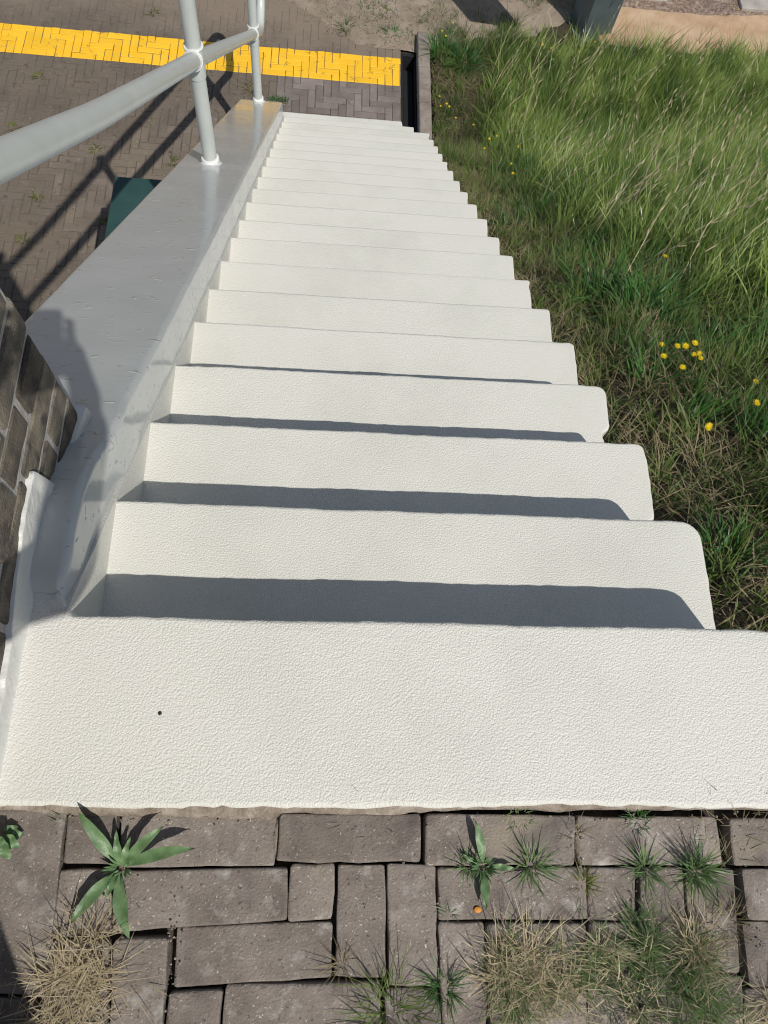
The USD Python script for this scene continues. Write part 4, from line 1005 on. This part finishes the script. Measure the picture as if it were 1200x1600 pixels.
tuft('weed_tuft', (0.201, -0.152, PZ), 18, 0.022, 0.00144, 'tiny weed sprig on the paver beside the orange petal', blue_tuft_look, 0.005, (0.4, 1.4), 0.4, seed=106)
tuft('weed_tuft', (0.462, -0.165, PZ), 60, 0.040, 0.00187, 'green weed sprig at the top of the dry grass clump', blue_tuft_look, 0.012, (0.3, 1.4), 0.4, seed=107)
tuft('weed_tuft', (0.190, -0.240, PZ), 70, 0.045, 0.00187, 'green weed tuft at the bottom edge between the pavers', tuft_look, 0.014, (0.1, 1.2), 0.4, seed=108)
tuft('weed_tuft', (0.385, -0.050, PZ), 26, 0.036, 0.00130, 'dead brown weed sprig against the back of the top step', dry_look, 0.008, (0.5, 1.45), 0.3, seed=109)
tuft('weed_tuft', (0.307, -0.028, PZ), 40, 0.024, 0.00158, 'green weed sprig under the slab edge above the small plantain', blue_tuft_look, 0.014, (0.6, 1.4), 0.3, seed=110)
tuft('weed_tuft', (0.483, -0.034, PZ), 46, 0.028, 0.00158, 'green weed sprig under the slab edge above the middle tufts', tuft_look, 0.014, (0.5, 1.4), 0.3, seed=111)
tuft('weed_tuft', (0.085, -0.034, PZ), 34, 0.042, 0.00115, 'dry brown sprig under the slab edge at the centre', dry_look, 0.03, (0.9, 1.5), 0.2, seed=112)
tuft('weed_tuft', (0.630, -0.040, PZ), 90, 0.040, 0.00130, 'dry straw tuft under the slab edge at far right', dry_look, 0.05, (0.7, 1.5), 0.3, seed=113)
tuft('weed_tuft', (-0.330, -0.028, PZ), 26, 0.022, 0.00144, 'small green sprig under the slab edge left of the plantain', blue_tuft_look, 0.006, (0.3, 1.2), 0.4, seed=114)
tuft('weed_tuft', (0.055, -0.21, PZ), 24, 0.05, 0.00115, 'dark wiry dead sprig in the joint at the bottom centre', dry_look, 0.008, (0.5, 1.4), 0.3, seed=115)
tuft('weed_tuft', (0.118, -0.262, PZ), 150, 0.070, 0.00144, 'sparse grey-green grass clump at the bottom centre of the pavers', short_look, 0.035, (0.2, 1.35), 0.5, seed=116)
tuft('weed_tuft', (0.60, -0.165, PZ), 70, 0.036, 0.00144, 'dry brown tuft in the joint at the right below the largest weed', dry_look, 0.02, (0.5, 1.45), 0.3, seed=117)


def clump(name, at, sx, sy, nb, L, w, label, mat, tilt, curl, seed, mat2=None, share=0.0, lo=0.3, nsub=9, tangle=0.0):
    """A ragged clump: several tussocks whose blades lean out of their own hearts, and a few strays."""
    q = np.random.default_rng(seed)
    cen = q.uniform(-1, 1, (nsub, 2)); cen = cen / np.maximum(1, np.linalg.norm(cen, axis=1))[:, None] * np.array([sx, sy]) * 0.85
    size = q.uniform(0.5, 1.3, nsub); hue = q.random(nsub)
    who = q.choice(nsub, nb, p=size / size.sum())
    a = q.uniform(0, 6.28, nb); r = np.abs(q.normal(0, 0.014 + 0.016 * tangle, nb)) * size[who]
    b = np.array(at) + np.c_[cen[who] + np.stack([r * np.cos(a), r * np.sin(a)], 1), q.uniform(0, 0.010, nb)]
    t0 = q.uniform(*tilt, nb)
    caz = q.uniform(0, 6.28, nsub)
    az = np.where(q.random(nb) < 0.6, a, caz[who]) + 0.5 * q.standard_normal(nb); az = np.where(q.random(nb) < tangle, q.uniform(0, 6.28, nb), az)
    ln = L * q.uniform(lo, 1.15, nb) * (0.7 + 0.4 * size[who]) * np.where(q.random(nb) < 0.06, 1.5, 1)
    t = thing(name, label, 'grass clump', at)
    green = (hue[who] < share) ^ (q.random(nb) < 0.15) if share > 0 else np.zeros(nb, bool)
    for m, sel, nm in ((mat, ~green, 'blades'), (mat2, green, 'green_blades')):
        if m is not None and sel.sum() > 20:
            k = np.nonzero(sel)[0]
            obj(nm, blades(b[k], ln[k], w * q.uniform(0.6, 1.3, len(k)), az[k], t0[k], t0[k] + curl * q.uniform(0.1, 1.5, len(k)), q, 4), m, t)
    return t


clump('dry_grass_clump', (-0.288, -0.225, PZ), 0.040, 0.080, 560, 0.064, 0.0015, 'dry straw grass clump below the plantain at the bottom left', pale_straw, (0.95, 1.58), 0.5, 201, tangle=0.7)
clump('dry_grass_clump', (0.345, -0.230, PZ), 0.105, 0.060, 1700, 0.048, 0.0014, 'large half-dry grass clump at the bottom right of the pavers', pale_straw, (0.5, 1.55), 0.5, 202, clump_green, 0.40, nsub=24, tangle=0.45)
clump('green_grass_clump', (0.510, -0.240, PZ), 0.085, 0.062, 1700, 0.044, 0.0015, 'dark green grass clump at the bottom right beside the half-dry one', pale_straw, (0.3, 1.5), 0.6, 203, clump_green, 0.85, nsub=22, tangle=0.35)
clump('dry_grass_clump', (0.635, -0.280, PZ), 0.05, 0.03, 300, 0.042, 0.0014, 'small dry grass clump in the bottom right corner', pale_straw, (0.9, 1.55), 0.4, 204, nsub=5)

# broad-leaved weed at the left edge under the wall
ew = thing('leafy_weed', 'small bright green leafy weed at the left edge below the brick wall', 'weed', (-0.398, -0.05, PZ))
for i, (az, L, z) in enumerate([(-20, 0.030, 0.02), (-60, 0.034, 0.03), (10, 0.026, 0.01), (-95, 0.030, 0.025), (40, 0.022, 0.012), (-40, 0.022, 0.04)]):
    obj('leaf', leaf((-0.400, -0.052, PZ + z), math.radians(az), L, 0.013, 0.4, 0.4, seed=i + 20), plantain_look, ew, smooth=True)
obj('stem', tube([[-0.402, -0.05, PZ - 0.01], [-0.400, -0.052, PZ + 0.02], [-0.399, -0.053, PZ + 0.042]], 0.0012, 6), stem_look, ew)

# fallen orange petal
pt = trimesh.creation.icosphere(2, 0.004); pt.apply_scale([1.3, 1.0, 0.35]); pt.apply_translation([0.240, -0.147, -0.0095])
obj('fallen_petal', pt, plain('orange_petal', (0.55, 0.22, 0.02), 0.6), smooth=True, label='small orange petal fallen on the paver below the small plantain', cat='petal')
# specks on the top step and a twig on a lower one
sp = trimesh.creation.icosphere(1, 0.0028); sp.apply_scale([1, 1, 0.5]); sp.apply_translation([-0.212, 0.109, 0.0015])
obj('dark_speck', sp, black_plastic, smooth=True, label='tiny black speck of dirt on the white top step', cat='speck')
obj('dry_twig', tube([[0.700, 1.99, -8 * H + 0.006], [0.707, 1.955, -8 * H + 0.008], [0.712, 1.93, -8 * H + 0.006]], 0.003, 6), plain('twig', (0.09, 0.08, 0.09), 0.8), label='short dark twig lying on a white step midway down', cat='twig')

# little weeds on the lower yard
LW = [[-2.234, 4.334], [-2.287, 3.93], [-2.099, 3.063], [-1.7, 4.132], [-1.589, 6.479], [0.111, 6.502], [0.519, 6.473], [-0.447, 5.577], [-0.669, 5.663], [-1.255, 4.786], [-1.869, 4.859], [0.461, 6.756], [-2.434, 5.603], [-2.542, 5.026]]
wl = ['yellow-green weed on the yard bricks under the near rail shadow', 'pale weed on the yard bricks near the left picture edge', 'small weed on the yard bricks close to the brick wall shadow', 'pale yellow weed beside the green cabinet corner', 'small weed on the bricks above the yellow stripe at left',
      'green weed in the sandy dirt above the yellow stripe', 'green weed in the sandy dirt nearer the gutter', 'strip of green grass at the foot of the last rail post', 'dry grass tuft behind the foot of the last rail post', 'small weed between the two rail shadows', 'faint weed on the yard left of the rail shadow',
      'green weed at the top picture edge in the sand', 'faint weed below the yellow stripe at the far left', 'faint weed on the yard bricks left below the stripe']
for i, (p, l) in enumerate(zip(LW, wl)):
    if i == 7:
        q = np.random.default_rng(77); nb = 160
        b = np.stack([q.uniform(-0.52, -0.36, nb), 5.56 + q.normal(0, 0.016, nb), np.full(nb, ZG)], 1)
        t = thing('weed_tuft', l, 'tuft', (-0.44, 5.56, ZG))
        obj('blades', blades(b, q.uniform(0.02, 0.06, nb), np.full(nb, 0.004), q.uniform(0, 6.28, nb), q.uniform(0.1, 1.0, nb), q.uniform(0.8, 1.5, nb), q, 3), tuft_look, t)
        continue
    tuft('weed_tuft', (p[0], p[1], ZG - 0.002), 26 if i not in (5, 6, 8) else 70, 0.06 if i not in (5, 6, 8) else 0.13, 0.009 if i not in (5, 6, 8) else 0.005, l, (dry_look if i == 8 else tuft_look if i in (5, 6) else weed_look), 0.03, (0.5, 1.4), 0.4, seed=300 + i)


# ------------------------------------------------------------------ the photographer, standing behind the lens; only the shadow of arms and phone reaches the picture
def chain(joints, res=0.012, it=10):
    """Hulls of spheres at neighbouring joints, joined and smoothed."""
    man = m3.Manifold()
    for (a, ra), (b, rb_) in joints:
        s1 = m3.Manifold.sphere(ra, 20).translate(tuple(map(float, a))); s2 = m3.Manifold.sphere(rb_, 20).translate(tuple(map(float, b)))
        man = man + m3.Manifold.batch_hull([s1, s2])
    man = man.refine_to_length(res)
    me = man.to_mesh(); t = trimesh.Trimesh(me.vert_properties[:, :3], me.tri_verts, process=False)
    trimesh.smoothing.filter_taubin(t, iterations=it)
    return t


PXB, PYB = -0.27, -0.68
hipL, hipR = np.array([PXB - 0.10, PYB, 0.86]), np.array([PXB + 0.10, PYB, 0.86])
kneeL, kneeR = np.array([PXB - 0.11, PYB + 0.02, 0.47]), np.array([PXB + 0.11, PYB + 0.02, 0.47])
ankL, ankR = np.array([PXB - 0.11, PYB - 0.02, 0.08]), np.array([PXB + 0.11, PYB - 0.02, 0.08])
waist = np.array([PXB, PYB, 1.03]); chest = np.array([PXB, PYB + 0.04, 1.24]); neck = np.array([PXB + 0.01, PYB + 0.07, 1.42]); head = np.array([PXB + 0.03, PYB + 0.15, 1.55])
shL, shR = np.array([PXB - 0.17, PYB + 0.05, 1.34]), np.array([PXB + 0.17, PYB + 0.05, 1.34])
elR, elL = np.array([0.035, -0.335, 1.0]), np.array([-0.30, -0.42, 1.02])
wrR, wrL = np.array([0.075, -0.17, 1.09]), np.array([-0.09, -0.17, 1.09])
person = thing('person', 'person in dark top and jeans bending over a phone at the head of the stairs', 'person', (PXB, PYB, 0.0))
J = [((head, 0.085), (head + [0.0, 0.03, 0.07], 0.085)), ((head + [0, 0.05, -0.04], 0.055), (head, 0.08)), ((neck, 0.055), (head, 0.06)), ((neck, 0.06), (chest, 0.11)), ((shL, 0.06), (shR, 0.06)), ((chest + [-0.06, 0, 0], 0.10), (waist + [-0.05, 0, 0], 0.10)), ((chest + [0.06, 0, 0], 0.10), (waist + [0.05, 0, 0], 0.10)),
     ((waist, 0.11), (hipL, 0.10)), ((waist, 0.11), (hipR, 0.10)), ((hipL, 0.092), (kneeL, 0.058)), ((hipR, 0.092), (kneeR, 0.058)), ((kneeL, 0.056), (ankL, 0.038)), ((kneeR, 0.056), (ankR, 0.038)),
     ((ankL, 0.038), (ankL + [0, 0.15, -0.045], 0.03)), ((ankR, 0.038), (ankR + [0, 0.15, -0.045], 0.03)),
     ((shR, 0.055), (elR, 0.042)), ((shL, 0.055), (elL, 0.042))]
LENS = np.array([0, 0, CH])
for sgn, w_ in ((1, 'R'), (-1, 'L')):
    at = lambda a, b, c: LENS + rr * (sgn * a) + uu * b - fw * c
    wrist = at(0.095, -0.135, 0.050); palm = at(0.066, -0.055, 0.030)
    if sgn > 0:
        wrR = wrist
    else:
        wrL = wrist
    J.append(((wrist, 0.027), (palm, 0.026)))
    J.append(((elR if sgn > 0 else elL, 0.041), (wrist, 0.028)))
    for k in range(4):
        L_ = (0.9, 1.0, 0.95, 0.75)[k]
        a, b, c_ = at(0.062, -0.062 + 0.021 * k, 0.026), at(0.062 - 0.004 * L_, -0.050 + 0.022 * k, 0.013), at(0.053 - 0.004 * L_, -0.045 + 0.022 * k, 0.010)
        J += [((palm, 0.014), (a, 0.010)), ((a, 0.0095), (b, 0.009)), ((b, 0.009), (c_, 0.008))]
    J += [((palm, 0.016), (at(0.052, -0.045, 0.036), 0.011)), ((at(0.052, -0.045, 0.036), 0.011), (at(0.030, -0.020, 0.030), 0.009))]
J += [((head + [0, 0.105, -0.01], 0.012), (head + [0, 0.09, 0.02], 0.010)), ((head + [-0.085, 0.01, 0.02], 0.016), (head + [-0.085, 0.0, -0.02], 0.012)), ((head + [0.085, 0.01, 0.02], 0.016), (head + [0.085, 0.0, -0.02], 0.012))]
obj('body', chain(J, 0.012, 6), skin_look, person, smooth=True)
obj('shirt', chain([((shL, 0.072), (shR, 0.072)), ((chest + [-0.06, 0, 0], 0.112), (waist + [-0.05, 0, -0.03], 0.118)), ((chest + [0.06, 0, 0], 0.112), (waist + [0.05, 0, -0.03], 0.118)), ((neck - [0, 0, 0.04], 0.065), (chest, 0.115)),
                    ((shR, 0.066), (elR, 0.055)), ((elR, 0.054), (elR * 0.2 + wrR * 0.8, 0.042)), ((shL, 0.066), (elL, 0.055)), ((elL, 0.054), (elL * 0.2 + wrL * 0.8, 0.042))], 0.015, 8), shirt_look, person, smooth=True)
obj('jeans', chain([((waist - [0, 0, 0.05], 0.118), (hipL, 0.108)), ((waist - [0, 0, 0.05], 0.118), (hipR, 0.108)), ((hipL, 0.10), (kneeL, 0.070)), ((hipR, 0.10), (kneeR, 0.070)), ((kneeL, 0.068), (ankL + [0, 0, 0.03], 0.056)), ((kneeR, 0.068), (ankR + [0, 0, 0.03], 0.056))], 0.015, 8), jeans_look, person, smooth=True)
obj('hair', chain([((head + [0, -0.02, 0.06], 0.088), (head + [0, 0.02, 0.085], 0.082)), ((head + [0, -0.03, 0.0], 0.08), (head + [0, -0.02, 0.06], 0.088))], 0.012, 6), hair_look, person, smooth=True)
for a_ in (ankL, ankR):
    obj('shoe', chain([((a_ + [0, -0.03, -0.02], 0.045), (a_ + [0, 0.15, -0.052], 0.040))], 0.012, 5), shoe_look, person, smooth=True)
po = rounded([(-0.038, -0.045), (0.038, -0.045), (0.038, 0.100), (-0.038, 0.100)], 0.008, 4) - np.array([0, 0.05])
v, f = slab(po, [(0.002, 0.004), (0, 0.006), (0, 0.011), (0.002, 0.013)])
v = np.array(v); v = v[:, :1] * rr + v[:, 1:2] * uu - v[:, 2:3] * fw + np.array([0, 0, CH])
obj('phone', (v, f), black_plastic, label='black mobile phone held in both hands by the person', cat='phone')
